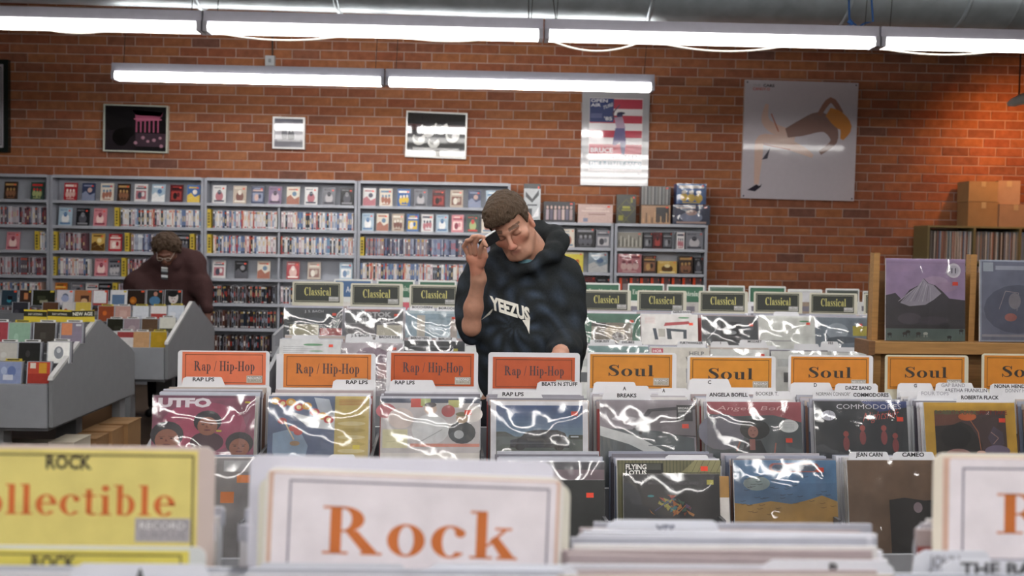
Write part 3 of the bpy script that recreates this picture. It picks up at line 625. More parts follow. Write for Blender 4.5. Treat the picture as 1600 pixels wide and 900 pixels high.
# ================================================================ RECORD BINS
LP = .315
def place(o, p, t, slope, dz=0):
    """stand o with its top edge centre at p, leaning back by t"""
    h = dz; a = math.atan(slope)
    o.location = (p.x+math.sin(a)*h*math.sin(t), p.y-math.cos(a)*h*math.sin(t), p.z-h*math.cos(t)); o.rotation_euler = (-t, 0, a)
def lp(label, artf, p, slope, t=.19, film=0, bg='d4d4d6', border=.0, group='records facing front in the bins', wd=LP, th=.007, st=None, vis=0):
    q = MB(); q.box(-wd/2, 0, 0, wd/2, th, LP, bg); a = Art(q, -wd/2+border, border+vis*LP, wd-2*border, LP*(1-vis)-2*border, -.0004, 6e-5); a.low = -vis/(1-vis)
    artf(a)
    if st: a.rect(st[0]-.035, st[1]-.022/(1-vis), st[0]+.035, st[1]+.022/(1-vis), st[2] if len(st) > 2 else 'f04a30')
    o = q.build('record', COVER); place(o, p, t, slope, LP); tag(o, label, 'record', group)
    if film: film_child(o, wd, LP, film, .0022, 16, .006, -.004)
    return o
eb = []
for c, ct in zip(('d8dade', 'cfd0d6', 'e2e2e4', 'b8bac2', 'dcdce0', 'a8a4a8', '8c6a5c', 'c8ccd4', '54505a', 'd4d0cc', '9c4a48', '70788c'), ('c0c2cc', 'a8aab6', 'dedee6', 'b4b0b8', 'ccccd4', '94929c', 'b8aca4', 'b4b8c4', '7c7a84', 'd2d0d0', 'a89a9c', '9ca0b0')):
    q = MB().box(-LP/2, 0, 0, LP/2, .005, LP, c); q.box(-LP/2-.002, -.0006, .3, LP/2+.002, .0056, LP+.003, ct); eb.append(q.mesh('record', PRINT))
rp = random.Random(3)
def pile(cx, top, Yf, Yb, slope, n, label, group, t=.19, dz=0, jx=.006, cols=None):
    p = at(cx, top, Yf, slope); L = Yb-Yf
    for i in range(1, n+1):
        f = i/n; q = Vector((p.x-slope*L*f+rp.uniform(-jx, jx), p.y+L*f, p.z+dz+rp.uniform(-.010, .004)))
        o = link('record', rp.choice(cols or eb)); place(o, q, t*(1-.5*f), slope, LP); tag(o, label, 'record', group)
    return p
def tabcard(cx, x0, x1, y0, text, Y, slope, desc, col='dfe0e4', tcol='26262c', th=None, bold=.03, ty=.52, tw=.75, tx=.12, cat='divider', h=.33):
    """index card: as wide as the pile, with a tab between photo columns x0..x1 whose top is at row y0"""
    p = at(cx, y0, Y, slope); s = hx(cx+50, Y, slope)-hx(cx-50, Y, slope); s /= 100; W = .156; a = max(-W, (x0-cx)*s); b = min(W, (x1-cx)*s); H = .030
    r = .008; top = h; sh = h-H
    out = [(-W, 0), (W, 0), (W, sh-.006), (W-.006, sh)] if b < W-.01 else [(-W, 0), (W, 0)]
    out += [(b, sh), (b-.004, sh+.01), (b-r-.004, top-.002), (b-r-.008, top), (a+r+.006, top), (a+.004, top-.006), (a, sh)] if b < W-.01 else [(b, top-.008), (b-r, top), (a+r+.006, top), (a+.004, top-.006), (a, sh)]
    if a > -W+.01: out += [(-W+.006, sh), (-W, sh-.006)]
    q = MB().prism(out, 0, .0016, col, 'y')
    if text:
        A_ = Art(q, a, top-H, b-a, H, -.0003); A_.text(text, tx, ty, tw, th or .40, tcol, bold)
    o = q.build('divider_card', CARD); place(o, p, .08, slope, h); tag(o, desc, cat, 'index cards between the records'); return o
def signcard(x0, x1, y0, Y, slope, kind, col, desc, group, inset=(.05, .02, .04, .40), card='dadbe0', t=.05, tcol='3a3434', h=.36, roll=0, h2=None):
    """header card with a printed panel. inset = left, top, right margins and panel height, in card widths"""
    p = at((x0+x1)/2, y0, Y, slope); W = hx(x1, Y, slope)-hx(x0, Y, slope); r = W*.035; out = [(-W/2, 0), (W/2, 0)]
    for cx, a0 in ((W/2-r, 0), (-W/2+r, 90)):
        for k in range(5): a = math.radians(a0+k*22.5); out.append((cx+r*math.cos(a), h-r+r*math.sin(a)))
    q = MB().prism(out, 0, .0022, card, 'y'); o = q.build('header_card', CARD); place(o, p, t, slope, h); o.rotation_euler.y = roll; tag(o, desc, 'sign', group)
    l, tp, rt, ph = [v*W for v in inset]; q = MB(); q.box(-W/2+l, -.0012, h-tp-ph, W/2-rt, 0, h-tp, col)
    A_ = Art(q, -W/2+l, h-tp-ph, W-l-rt, ph, -.0014)
    kind(A_, tcol, col); q.build('printed_panel', PRINT, o); return o
def stk(A_, x0, y0, x1, y1, c='b8b4a8', d='8c8880'):
    A_.rect(x0, y0, x1, y1, c); w_ = (x1-x0); h = (y1-y0)
    A_.rect(x0+.05*w_, y0+.5*h, x1-.05*w_, y0+.9*h, d).text('RECORD', x0+.08*w_, y0+.55*h, w_*.84, h*.28, 'e4e4e6', .02).text('SURPLUS', x0+.08*w_, y0+.14*h, w_*.84, h*.28, d, .02)
def k_rap(A_, t, c): A_.frame(.035, .05, .965, .93, .007, '5a3424').serif('Rap / Hip-Hop', .14, .42, .73, .30, '4c3c40'); stk(A_, .77, .06, .96, .28)
def k_soul(A_, t, c): A_.frame(.03, .06, .97, .94, .007, '4c3c24').serif('Soul', .22, .36, .56, .33, '3a3430'); stk(A_, .77, .09, .96, .31)
def k_class(A_, t, c): A_.frame(.02, .05, .98, .95, .008, 'b4b49c').serif('Classical', .22, .36, .59, .42, 'c2bc72'); stk(A_, .76, .06, .98, .30, 'a8a8a4', '8a8a88')
def k_easy(A_, t, c): A_.frame(.03, .05, .97, .95, .01, '2c4c40').serif('Easy Listening', .10, .42, .82, .30, 'dce4d8')
def k_blank(A_, t, c): A_.frame(.03, .05, .97, .95, .008, '9a9a94')
def k_jazz(A_, t, c): A_.serif('Jazz'.replace('J', 'L').replace('z', 's') if 0 else 'Accessible'.replace('A', 'C')[:3] if 0 else ' ', 0, 0, 1, .3, 'e0e0e0').text('Acid Jazz', .3, .3, .55, .36, 'dce0e8', .01)
def k_rock(A_, t, c): A_.rect(0, 0, 1, 1, 'd8b4a0').rr(.014, .02, .99, .99, .01, 'f0eaf0').frame(.07, .02, .965, .94, .006, '66627c').serif('Rock', .19, .36, .67, .38, 'd2763a').rect(.80, .08, .94, .14, 'b8b4ac')
def k_coll(A_, t, c): A_.frame(.02, .02, .988, .965, .007, '6c5f38').text('ROCK', .477, .85, .158, .10, '3a342c', .035).serif('Collectible', .144, .49, .782, .236, 'd8743c'); stk(A_, .788, .285, .978, .47, 'b4b0b8', '9a96a0')
def k_coll2(A_, t, c): A_.frame(.02, .02, .975, .97, .007, '6c5f38').text('ROCK', .446, .845, .158, .10, '3a342c', .035)

SR = .052
def tray_bin(name, label, slope, Y0, xa, xb, cols, zf, steps, col, legs=True, back=None):
    """steps: list of (dy0, dy1, floor z, lip height); cols: x positions of the partitions"""
    a = math.atan(slope); t = thing(name, label, 'record bin', (0, Y0, 0), (0, 0, a)); pp = '8a8c92' if col == 'grey' else '7a5a3c'; M_ = PAINT if col == 'grey' else WOOD
    for dy0, dy1, z, lip in steps:
        MB().box(xa, dy0, z-.02, xb, dy1, z, pp).build('tray_floor', M_, t); MB().box(xa, dy0-.018, z-.12, xb, dy0, z+lip, pp).build('front_rail', M_, t)
        for x in cols: MB().box(x-.005, dy0+.001, z, x+.005, dy1, z+.14, '55565a').build('partition', M_, t)
    y0, y1 = steps[0][0]-.02, steps[-1][1]
    for x in (xa-.02, xb): MB().prism([(y0, zf), (y1, zf), (y1, steps[-1][2]+.2), (y0, steps[0][2]+.12)], x, x+.02, pp).build('end_panel', M_, t)
    MB().box(xa, y1, zf, xb, y1+.018, steps[-1][2]+(back or .16), pp).build('back_panel', M_, t)
    MB().box(xa, y0+.06, .02, xb, y1-.06, zf, '50504c').build('base_cabinet', M_, t)
    for x in (xa+.02, xb-.08):
        for y in (y0, y1-.05): MB().box(x, y, 0, x+.06, y+.06, zf, pp).build('leg', M_, t)
    return t
# ---------------- rap and soul bin
c4 = hx(842, 3.28, SR); PX = .3475
tray_bin('record_bin', 'long grey two-step record bin holding the rap and soul records', SR, 3.28, c4-3.5*PX-.02, c4+6.5*PX, [c4+(k-3.5)*PX for k in range(1, 10)], .5,
         [(-.37, -.09, .62, .04), (-.075, .32, .748, .04)], 'grey')
rapc = [(318, 'd8714a'), (500, 'cf7a38'), (672, 'b9552a'), (842, 'b6542e')]
G_R, G_S = 'rap and hip-hop header cards', 'soul header cards'
Ys = 3.52
for (x0, x1, y0, c, ins, d) in [(278, 422, 548, 'da7450', (.05, .015, .04, .36), 'pinkish orange Rap / Hip-Hop header card, leftmost of the four'), (441, 588, 552, 'd07c38', (.015, .01, .05, .36), 'light orange Rap / Hip-Hop header card behind the comic-style cover'),
                             (604, 748, 549, 'bc5628', (.05, .02, .045, .36), 'deep orange Rap / Hip-Hop header card just left of the young man'), (763, 907, 551, 'ba5630', (.05, .05, .055, .34), 'deep orange Rap / Hip-Hop header card directly in front of the young man')]:
    signcard(x0, x1, y0, Ys, SR, k_rap, c, d, G_R, ins)
for (x0, x1, y0, d, c) in [(918, 1058, 551, 'Soul header card, first from left, just right of the young man', 'cc8630'), (1074, 1213, 556, 'Soul header card, second from left, with a C tab in front', 'd08a2e'),
                        (1232, 1365, 555, 'Soul header card, third from left, next to the wooden rack', 'cf8430'), (1383, 1514, 555, 'Soul header card, fourth from left, under the purple mountain record', 'c47e2c'), (1534, 1668, 553, 'Soul header card cut off by the right edge', 'c47e2c')]:
    signcard(x0, x1, y0, Ys, SR, k_soul, c, d, G_S, (.03, .02, .05, .375), card='dcdde0' if x0 < 1370 else 'c8c4b0')
signcard(432, 450, 553, 3.56, SR, k_blank, 'dadbe0', 'thin white card edge behind the second Rap / Hip-Hop card', G_R, (.05, .02, .04, .1), h=.3)

def a_utfo(a):
    a.rect(0, 0, 1, 1, '8c4a64').ell(.5, .5, .42, .4, 'a8486a').ell(.38, .35, .22, .3, 'b84a6c').rect(0, .96, 1, 1, '6c3a54')
    for x, y, s_ in ((.15, .30, 1.3), (.54, .52, 1.1), (.86, .18, 1.1)):
        a.ell(x, y-.24*s_, .15*s_, .15*s_, '4a2c3c').ell(x, y+.055*s_, .125*s_, .165*s_, '2c2a34').ell(x, y-.01, .09*s_, .135*s_, '9c6450').ell(x-.04*s_, y+.015, .016, .008, '2a1c1c').ell(x+.035*s_, y+.015, .016, .008, '2a1c1c').poly([(x-.01, y+.01), (x+.012, y-.035), (x-.018, y-.035)], '7c4a3c').ell(x, y-.065*s_, .03*s_, .012, '70343a').line([(x-.06*s_, y+.04), (x-.015, y+.045)], .0025, '241c20').line([(x+.015, y+.045), (x+.06*s_, y+.04)], .0025, '241c20')
    a.text('UTFO', .05, .82, .52, .13, 'ece4ec', .06).rect(.9, .88, .95, .91, 'd8c040').rect(.63, .42, .68, .45, 'd8c040')
def a_comic(a):
    a.rect(0, 0, 1, 1, '5c6c8c').poly([(.05, .1), (.3, .0), (.4, .2), (.3, .5), (.05, .4)], '8ca4bc').poly([(.2, .75), (.45, .65), (.67, .75), (.67, .45), (.4, .5)], 'd8dce0').poly([(.45, .98), (.6, .95), (.65, .7), (.5, .75)], 'b8c0cc')
    for i, (x, y) in enumerate([(.07, .92), (.14, .88), (.22, .9), (.3, .82), (.38, .84), (.46, .74), (.54, .68), (.6, .62)]): a.ell(x, y, .05, .06, 'c84848' if i % 2 else 'd8a040').ell(x, y, .025, .035, 'e8d8a0')
    for x, y in ((.14, .6), (.25, .48), (.3, .42)): a.ell(x, y, .045, .05, 'c0504c')
    a.line([(.16, .6), (.26, .3)], .014, 'dcc8a8').ell(.27, .24, .05, .04, 'a88868').rect(.66, 0, 1, 1, 'c8b46c')
    for k in range(4): a.rect(.70, .86+k*.025, .96, .868+k*.025, 'b86838')
    for k in range(6): a.ell(.83, .12+k*.11, .14, .035, ('d8cc98', 'b8a458')[k % 2])
def a_crowd(a):
    a.rect(0, 0, 1, 1, 'c8c4c6').rect(0, .93, 1, 1, '444c60').rect(.3, .86, .42, 1, 'c85850').rect(.4, .88, .5, 1, 'a8b478').rect(.68, .86, .8, .98, 'b8b878').ell(.05, .8, .1, .12, 'c07078').ell(.68, .8, .07, .1, 'b85a5c')
    for x, y, r_, c in ((.2, .68, .13, 'd8ccc8'), (.5, .5, .19, 'dadcde'), (.82, .45, .14, '3c4248'), (.93, .75, .1, 'e0dcd8')): a.ell(x, y, r_, r_*1.3, c)
    a.ell(.5, .83, .065, .085, 'd0b8a8').ell(.5, .9, .06, .04, '5c5458').ell(.82, .68, .06, .08, 'c8b098').ell(.82, .75, .065, .035, '8c8468').ell(.79, .42, .05, .07, 'b8bcc0').rect(.02, .2, .27, .5, 'd8d4b0').line([(.06, .4), (.24, .38)], .002, '8c8868').line([(.06, .3), (.22, .32)], .002, '8c8868').line([(.4, .3), (.62, .5)], .006, '9ca0a4').rect(.3, .22, 1, .27, 'd89080').rect(0, 0, 1, .12, 'e0dcd8')
def a_car(a):
    a.rect(0, 0, 1, 1, 'dcdce2')
    for k in range(10): v = k/9; a.rect(.055, .93-.052*(k+1), .945, .93-.052*k+.002, '%02x%02x%02x' % (int(62+v*50), int(88+v*52), int(134+v*26)))
    a.rect(.055, 0, .945, .42, '5a6460').poly([(.055, .42), (.055, .5), (.15, .5), (.25, .42)], '4a5048').poly([(.2, .36), (.3, .4), (.36, .5), (.46, .53), (.68, .53), (.76, .48), (.8, .36), (.8, .24), (.2, .24)], '2e3038').poly([(.36, .42), (.4, .49), (.52, .5), (.52, .42)], '3c404a').poly([(.54, .42), (.54, .5), (.67, .5), (.7, .42)], '3c404a').ell(.3, .25, .05, .055, '1c1c20').ell(.7, .25, .05, .055, '1c1c20').rect(.8, .38, .945, .45, '3c4438').rect(.82, .41, .9, .43, 'c8d0d8').rect(.055, 0, .945, .2, '68706c').rect(.2, .31, .8, .32, '6c7078')
def a_breaks(a):
    a.rect(0, 0, 1, 1, '948c94').poly([(.3, .45), (.5, .86), (.95, .92), (1, .92), (1, .4)], '4c4a50').poly([(.36, .46), (.54, .82), (1, .86), (1, .42), (.7, .45)], '7c767c').poly([(.0, .55), (.6, .5), (.98, .38), (1, 0), (0, 0)], '5c6468').poly([(.0, .58), (.4, .4), (.75, .1), (.6, .05), (.3, .28), (0, .42)], 'dcdfe0').poly([(.4, .45), (.46, .7), (.48, .68), (.43, .44)], '3a383c').ell(.25, .7, .13, .04, 'c4c0c6').rect(.5, .25, .75, .27, '8c9498')
    a.rect(.8, .66, .97, .93, '3c3c40').text('BREAK', .815, .86, .12, .035, 'e0e0e0', .03).text('SESSIONS', .815, .81, .14, .035, 'e0e0e0', .03).rect(.82, .68, .88, .79, '8c9090')
def a_bof(a):
    a.rect(0, 0, 1, 1, '50585c').poly([(0, 1), (1, 1), (1, .66), (.7, .78), (.3, .76), (0, .8)], 'a0545c').ell(.15, .5, .25, .3, '6c6c78').ell(.5, .54, .16, .17, '2a2e30').ell(.48, .5, .055, .10, '9c6c60').ell(.46, .52, .008, .005, '2a2020').ell(.5, .52, .008, .005, '2a2020').ell(.48, .45, .016, .006, '703038').poly([(.40, .36), (.56, .36), (.64, .08), (.34, .08)], '2c3034').line([(.34, .34), (.30, .18)], .016, '9c6458').line([(.72, .32), (.69, .05)], .016, '985c54').rect(.44, .2, .5, .38, '94605a')
    a.text('Angela Bofill', .1, .86, .75, .07, 'e0b4b4', -.005, 0, .3)
    a.ell(.86, .6, .105, .11, 'd4d8d8', 24)
    for k in range(5): a.rect(.80, .55+k*.025, .92, .557+k*.025, '9aa0a4')
def a_comm(a):
    a.rect(0, 0, 1, 1, '34383e').poly([(.5, 1), (1, 1), (1, .9), (.7, .82)], '3a4878').text('COMMODORES', .24, .87, .7, .08, 'dcdce4', -.006).text('Nightshift', .52, .66, .38, .15, 'd0584c', -.012, .07, .2)
    a.ell(.15, .76, .075, .085, 'c8c8d4', 20).line([(.165, .84), (.17, .68)], .003, '54545c')
    for x, y in ((.33, .45), (.51, .55), (.74, .55), (.86, .42)): a.ell(x, y, .03, .05, 'a0504c').ell(x, y-.16, .035, .12, '8c4648')
    for k in range(7): a.rect(.05+k*.13, .05, .1+k*.13, .12, '484c54')
def a_flack(a):
    a.rect(0, 0, 1, 1, 'c49c38').rect(.11, .0, .89, .86, '4c3c3c').poly([(.11, .0), (.11, .7), (.3, .75), (.5, .6), (.62, .3), (.55, 0)], '2a2626').poly([(.11, .86), (.7, .86), (.3, .62), (.11, .6)], '6c4438').ell(.47, .76, .10, .07, 'c86838').line([(.5, .7), (.58, .5), (.6, .2)], .009, 'b06c4c').ell(.33, .42, .17, .2, '1c1a1c').poly([(.75, .6), (.85, .5), (.86, .3), (.75, .2), (.68, .4)], '544a58').line([(.72, .5), (.8, .4), (.74, .3)], .007, 'b08c84').ell(.78, .18, .14, .1, '746880').ell(.35, .12, .14, .1, 'a87c78').ell(.6, .15, .05, .04, 'c8988c')
    a.text('ROBERTA FLACK', .12, .80, .46, .065, '5c6444', .03).text('FIRST TAKE', .61, .80, .3, .065, '7c2c28', .03)
def a_plain(bg, *sh):
    def f(a):
        a.rect(0, 0, 1, 1, bg)
        for s_ in sh: getattr(a, s_[0])(*s_[1:])
    return f
YU = 3.28
UP = [(320, 618, 'pink record cover with three faces and white bubble letters, leftmost in the rap bin', a_utfo, 1, 0, None, 'rap column'),
      (499, 619, 'blue comic-style record cover with a yellow strip down its right side', a_comic, 2, 0, (.88, .18, 'd8c848'), ''),
      (673, 623, 'pale record cover of a crowd in white shirts with a cream note', a_crowd, 3, 0, (.88, .78), ''),
      (843, 627, 'white-bordered record cover of a dark car under a blue sky', a_car, 4, 0, (.86, .80), ''),
      (1012, 626, 'grey record cover of a car window with a small dark label', a_breaks, 2, 0, (.89, .58), ''),
      (1178, 628, 'rose and slate record cover of a woman with a round white sticker', a_bof, 3, 0, (.86, .36), ''),
      (1344, 627, 'dark record cover with thin white capitals and red script', a_comm, 1, 0, (.92, .70), ''),
      (1514, 629, 'mustard-bordered record cover at the far right of the soul bin', a_flack, 4, 0, (.85, .70), ''),
      (1684, 631, 'record at the end of the soul bin beyond the right edge', a_plain('8c7c84'), 1, 0, None, '')]
names = ['pink faces', 'comic-style', 'crowd in white', 'dark car', 'car window', 'woman in rose', 'thin capitals', 'mustard-bordered', 'last']
for i, (cx, ty, lab, af, fi, bd, st, _) in enumerate(UP):
    p = at(cx, ty, YU, SR); lp(lab, af, p, SR, film=fi, st=st, vis=.38)
    pile(cx, ty, YU+.012, YU+.20, SR, 12, f'record piled behind the {names[i]} cover in the upper rap and soul step', f'records piled behind the {names[i]} cover', dz=-.006)
for (cx, x0, x1, y, s, Y, d, kw) in [
    (350, 284, 352, 589, 'RAP LPS', 3.49, 'white card with a RAP LPS tab before the leftmost Rap / Hip-Hop header', dict(tx=.25, tw=.5)), (515, 519, 588, 593, 'RAP LPS', 3.49, 'white card with a RAP LPS tab at right before the light orange header', dict(tx=.32, tw=.5)),
    (676, 608, 682, 594, 'RAP LPS', 3.49, 'white card with a RAP LPS tab left of the crowd cover', dict(tx=.12, tw=.42)), (840, 838, 910, 596, 'BEATS N STUFF', 3.49, 'white card whose tab reads BEATS N STUFF', dict(tx=.12, tw=.78)),
    (842, 776, 850, 612, 'RAP LPS', 3.37, 'white card with a RAP LPS tab just above the dark car cover', dict(tx=.12, tw=.45)),
    (992, 926, 997, 597, '', 3.49, 'blank white tab card before the first Soul header', {}), (1005, 1028, 1096, 606, 'A', 3.43, 'white card with a lone A on its right-hand tab', dict(tx=.15, tw=.09)), (1005, 943, 1018, 603, 'A', 3.46, 'white card with an A half hidden behind the BREAKS card', dict(tx=.4, tw=.07, ty=.5)), (1010, 940, 1020, 614, 'BREAKS', 3.36, 'white card whose tab reads BREAKS', dict(tx=.3, tw=.38)),
    (1144, 1075, 1143, 592, 'C', 3.49, 'white card with a C tab before the second Soul header', dict(tx=.45, tw=.08, ty=.4)), (1174, 1176, 1240, 611, 'BOOKER T.', 3.40, 'white card whose tab reads BOOKER T. in thin letters', dict(tx=.08, tw=.55, bold=.0)), (1172, 1102, 1174, 613, 'ANGELA BOFILL', 3.35, 'white card whose tab reads ANGELA BOFILL', dict(tx=.08, tw=.84)),
    (1302, 1233, 1302, 598, 'D', 3.49, 'white card with a D tab before the third Soul header', dict(tx=.55, tw=.07)), (1304, 1304, 1373, 599, 'DAZZ BAND', 3.46, 'white card whose tab reads DAZZ BAND', dict(tx=.25, tw=.6, ty=.3)), (1338, 1268, 1332, 612, 'NORMAN CONNORS', 3.40, 'white card whose tab reads NORMAN CONNORS in thin letters', dict(tx=.1, tw=.85, bold=0)), (1335, 1326, 1396, 613, 'COMMODORES', 3.35, 'white card whose tab reads COMMODORES', dict(tx=.1, tw=.8)),
    (1468, 1399, 1460, 599, 'G', 3.49, 'white card with a G tab before the fourth Soul header', dict(tx=.45, tw=.08)), (1472, 1461, 1524, 598, 'GAP BAND', 3.47, 'white card with a faint tab reading GAP BAND', dict(tx=.15, tw=.6, tcol='a4a4ac')), (1486, 1472, 1548, 606, 'ARETHA FRANKLIN', 3.42, 'white card whose tab reads ARETHA FRANKLIN', dict(tx=.05, tw=.88, bold=.01, tcol='5a5a64')), (1496, 1432, 1490, 611, 'FOUR TOPS', 3.38, 'white card with a faint tab reading FOUR TOPS', dict(tx=.12, tw=.75, tcol='b4b4bc')), (1508, 1494, 1572, 617, 'ROBERTA FLACK', 3.34, 'white card whose tab reads ROBERTA FLACK', dict(tx=.1, tw=.76)),
    (1612, 1545, 1622, 600, 'NONA HENDRYX', 3.47, 'white card whose tab reads NONA HENDRYX at the right edge', dict(tx=.1, tw=.84)), (1632, 1560, 1640, 607, 'DONNY HATHAWAY', 3.40, 'white card whose tab reads DONNY HATHAWAY in thin letters', dict(tx=.08, tw=.85, bold=0, tcol='7a7a86'))]:
    tabcard(cx, x0, x1, y, s, Y, SR, d, **kw)
# lower step
YL = 2.98
a_gry = a_plain('8e8a8c', ('rect', .72, .88, .95, .98, 'a8a8ac'), ('rect', .70, .60, .82, .70, 'e88430'), ('rect', .84, .78, .96, .85, 'e88430'))
lp('grey record with two orange stickers between the yellow and white Rock cards', a_gry, at(312, 716, YL, SR), SR, film=2)
lp('record hidden behind the left part of the big Rock card', a_plain('70747c'), at(498, 720, YL, SR), SR)
lp('record hidden behind the right part of the big Rock card', a_plain('6c5c5c'), at(676, 722, YL, SR), SR)
lp('dark record in clear wrap with a red sticker, standing behind the black one', a_plain('5c5c64', ('rect', 0, .8, 1, .93, '84727c')), at(862, 722, YL+.03, SR), SR, film=3, st=(.86, .78))
lp('plain black record with an orange-red sticker right of the big Rock card', a_plain('2c2e2e'), at(862, 750, YL, SR), SR, st=(.86, .86))
def a_fly(a):
    a.rect(0, 0, 1, 1, '6c6a50')
    for k in range(30): a.rect(.01+k*.033, 0, .018+k*.033, 1, '545440')
    a.poly([(.62, .8), (.75, 1), (1, 1), (1, .8)], '8a8662')
    for k in range(5): a.line([(.72+k*.06, .8), (.78+k*.06, 1)], .003, '3c3a2c')
    a.rect(.07, .74, .44, .95, '2a2a28').text('FLYING', .08, .85, .2, .08, 'e4e4e0', .03).text('LOTUS', .08, .76, .2, .07, 'e4e4e0', .03).rect(.28, .84, .42, .94, '484a44')
def a_debris(a):
    a.rect(0, 0, 1, 1, '35363a').text('IN MOVEMENT SOUND', .18, .82, .6, .05, '56565c', .01)
    r = random.Random(4)
    for k in range(34):
        x, y = r.gauss(.48, .12), r.uniform(.3, .62); y = min(y, .64-abs(x-.48)*1.2)
        a.poly([(x, y), (x+r.uniform(-.06, .06), y+r.uniform(.02, .07)), (x+r.uniform(.02, .07), y+r.uniform(-.03, .03)), (x+r.uniform(-.02, .05), y-r.uniform(.02, .06))], r.choice(['b46a38', 'c8884c', '8c4830', '4c6c5c', 'a8a050', '6c5478', '3c8088', 'b85844']))
    a.line([(.32, .36), (.52, .6)], .006, '585a90').line([(.55, .3), (.64, .46)], .008, 'c87c48').ell(.28, .62, .035, .02, '3c8c94')
def a_birds(a):
    a.rect(0, 0, 1, 1, '54789c').rect(0, .62, 1, 1, '5a82a8').ell(.22, .62, .13, .12, '8c9c9c').rr(.34, .80, .84, .95, .05, 'a8605c').rr(.37, .82, .81, .93, .04, '5c6c84')
    a.poly([(0, 0), (0, .3), (.15, .27), (.35, .33), (.55, .28), (.7, .34), (.85, .42), (1, .32), (1, 0)], 'b08c4c')
    r = random.Random(8)
    for k in range(46):
        x, y = r.uniform(.04, .93), r.uniform(.1, .75); a.line([(x, y+.012), (x+.02, y), (x+.03, y+.006), (x+.055, y+.014)], .0035, '2c3444' if y > .3 else '5c4428')
a_brn = a_plain('745c4a', ('poly', [(.4, .0), (.4, .48), (.55, .51), (.75, .47), (1, .5), (1, 0)], '2c2a2c'), ('ell', .68, .38, .045, .07, '8c7c84'))
lp('olive striped record with block lettering, behind the dark one with coloured debris', a_fly, at(1045, 719, YL+.04, SR), SR, th=.005, vis=.43, st=(.84, .86))
lp('small dark record cover with a heap of coloured debris and a yellow sticker', a_debris, at(1049, 741, YL, SR), SR, wd=.29, film=2, st=(.9, .86, 'c8c048'), vis=.47)
lp('record with orange edge sticking out right of the debris cover', a_plain('b08850', ('rect', .8, .5, 1, .8, 'e0dcd8')), at(1058, 744, YL+.02, SR), SR, th=.004)
lp('blue and sand record cover with tiny birds', a_birds, at(1226, 719, YL, SR), SR, film=1, st=(.84, .84), vis=.43)
lp('brown record in clear wrap with a dark lower part, under the JEAN CARN card', a_brn, at(1402, 719, YL, SR), SR, film=4, st=(.97, .3), vis=.28)
lp('record in the lower step hidden behind the right-hand Rock card', a_plain('5c5c60'), at(1580, 722, YL, SR), SR)
for cx, n, nm in ((312, 5, 'grey stickered'), (862, 7, 'plain black'), (1045, 7, 'olive striped'), (1226, 8, 'birds'), (1402, 7, 'brown'), (1580, 3, 'hidden right-hand')):
    pile(cx, 720, YL+.05, YL+.17, SR, n, f'record in the pile behind the {nm} cover in the lower step', f'records piled behind the {nm} cover', dz=-.002, cols=eb)
tabcard(1402, 1318, 1392, 706, 'JEAN CARN', 3.03, SR, 'white card whose tab reads JEAN CARN', tx=.18, tw=.62); tabcard(1408, 1394, 1464, 706, 'CAMEO', 3.02, SR, 'white card whose tab reads CAMEO', tx=.22, tw=.5)
tabcard(1050, 1038, 1112, 711, 'CHANGES', 3.08, SR, 'white card with dark red letters peeping over the olive striped record', tcol='843c38', ty=.1, tx=.1, tw=.8); tabcard(1226, 1125, 1200, 712, '', 3.08, SR, 'blank white tab over the birds cover')
tabcard(520, 512, 560, 710, 'RAP LPS', 3.08, SR, 'white card whose tab peeps over the big Rock card, under the comic-style cover', tx=.3, tw=.6, ty=.1)

# ---------------- classical bin
SC = .012; YC, YCL = 5.63, 5.33; xc = hx(585, YC, SC); PC = .325
xa, xb_ = hx(440, YC), hx(1420, YC)
tray_bin('record_bin', 'grey two-step record bin holding the classical records behind the young man', SC, YC, xa, xb_, [xa+k*(xb_-xa)/11 for k in range(1, 11)], .55, [(-.37, -.09, .73, .04), (-.075, .38, .86, .04)], 'grey', back=.2)
def sgn(x0, x1, y0, kind, col, d, Y, grp, ins=(.04, .035, .07, .37), **kw): return signcard(x0, x1, y0, Y, SC, kind, col, d, grp, ins, **kw)
for i, (x0, x1, y0, d) in enumerate([(457, 537, 440, 'Classical header card, leftmost, over the dark wrapped record'), (548, 630, 443, 'Classical header card, second from left'), (640, 718, 445, 'Classical header card just left of the young man’s arm'),
      (910, 986, 453, 'Classical header card just right of the young man'), (996, 1073, 454, 'Classical header card, second to the right of the young man'), (1092, 1169, 455, 'Classical header card, third to the right of the young man'), (1178, 1254, 456, 'Classical header card, fourth to the right of the young man'), (1265, 1340, 458, 'Classical header card, last full one before the wooden rack'), (1350, 1424, 459, 'Classical header card half hidden by the wooden rack')]):
    sgn(x0, x1, y0, k_class, '2e322e', d, 5.98, 'classical header cards', card='c4c2b2', h=.4)
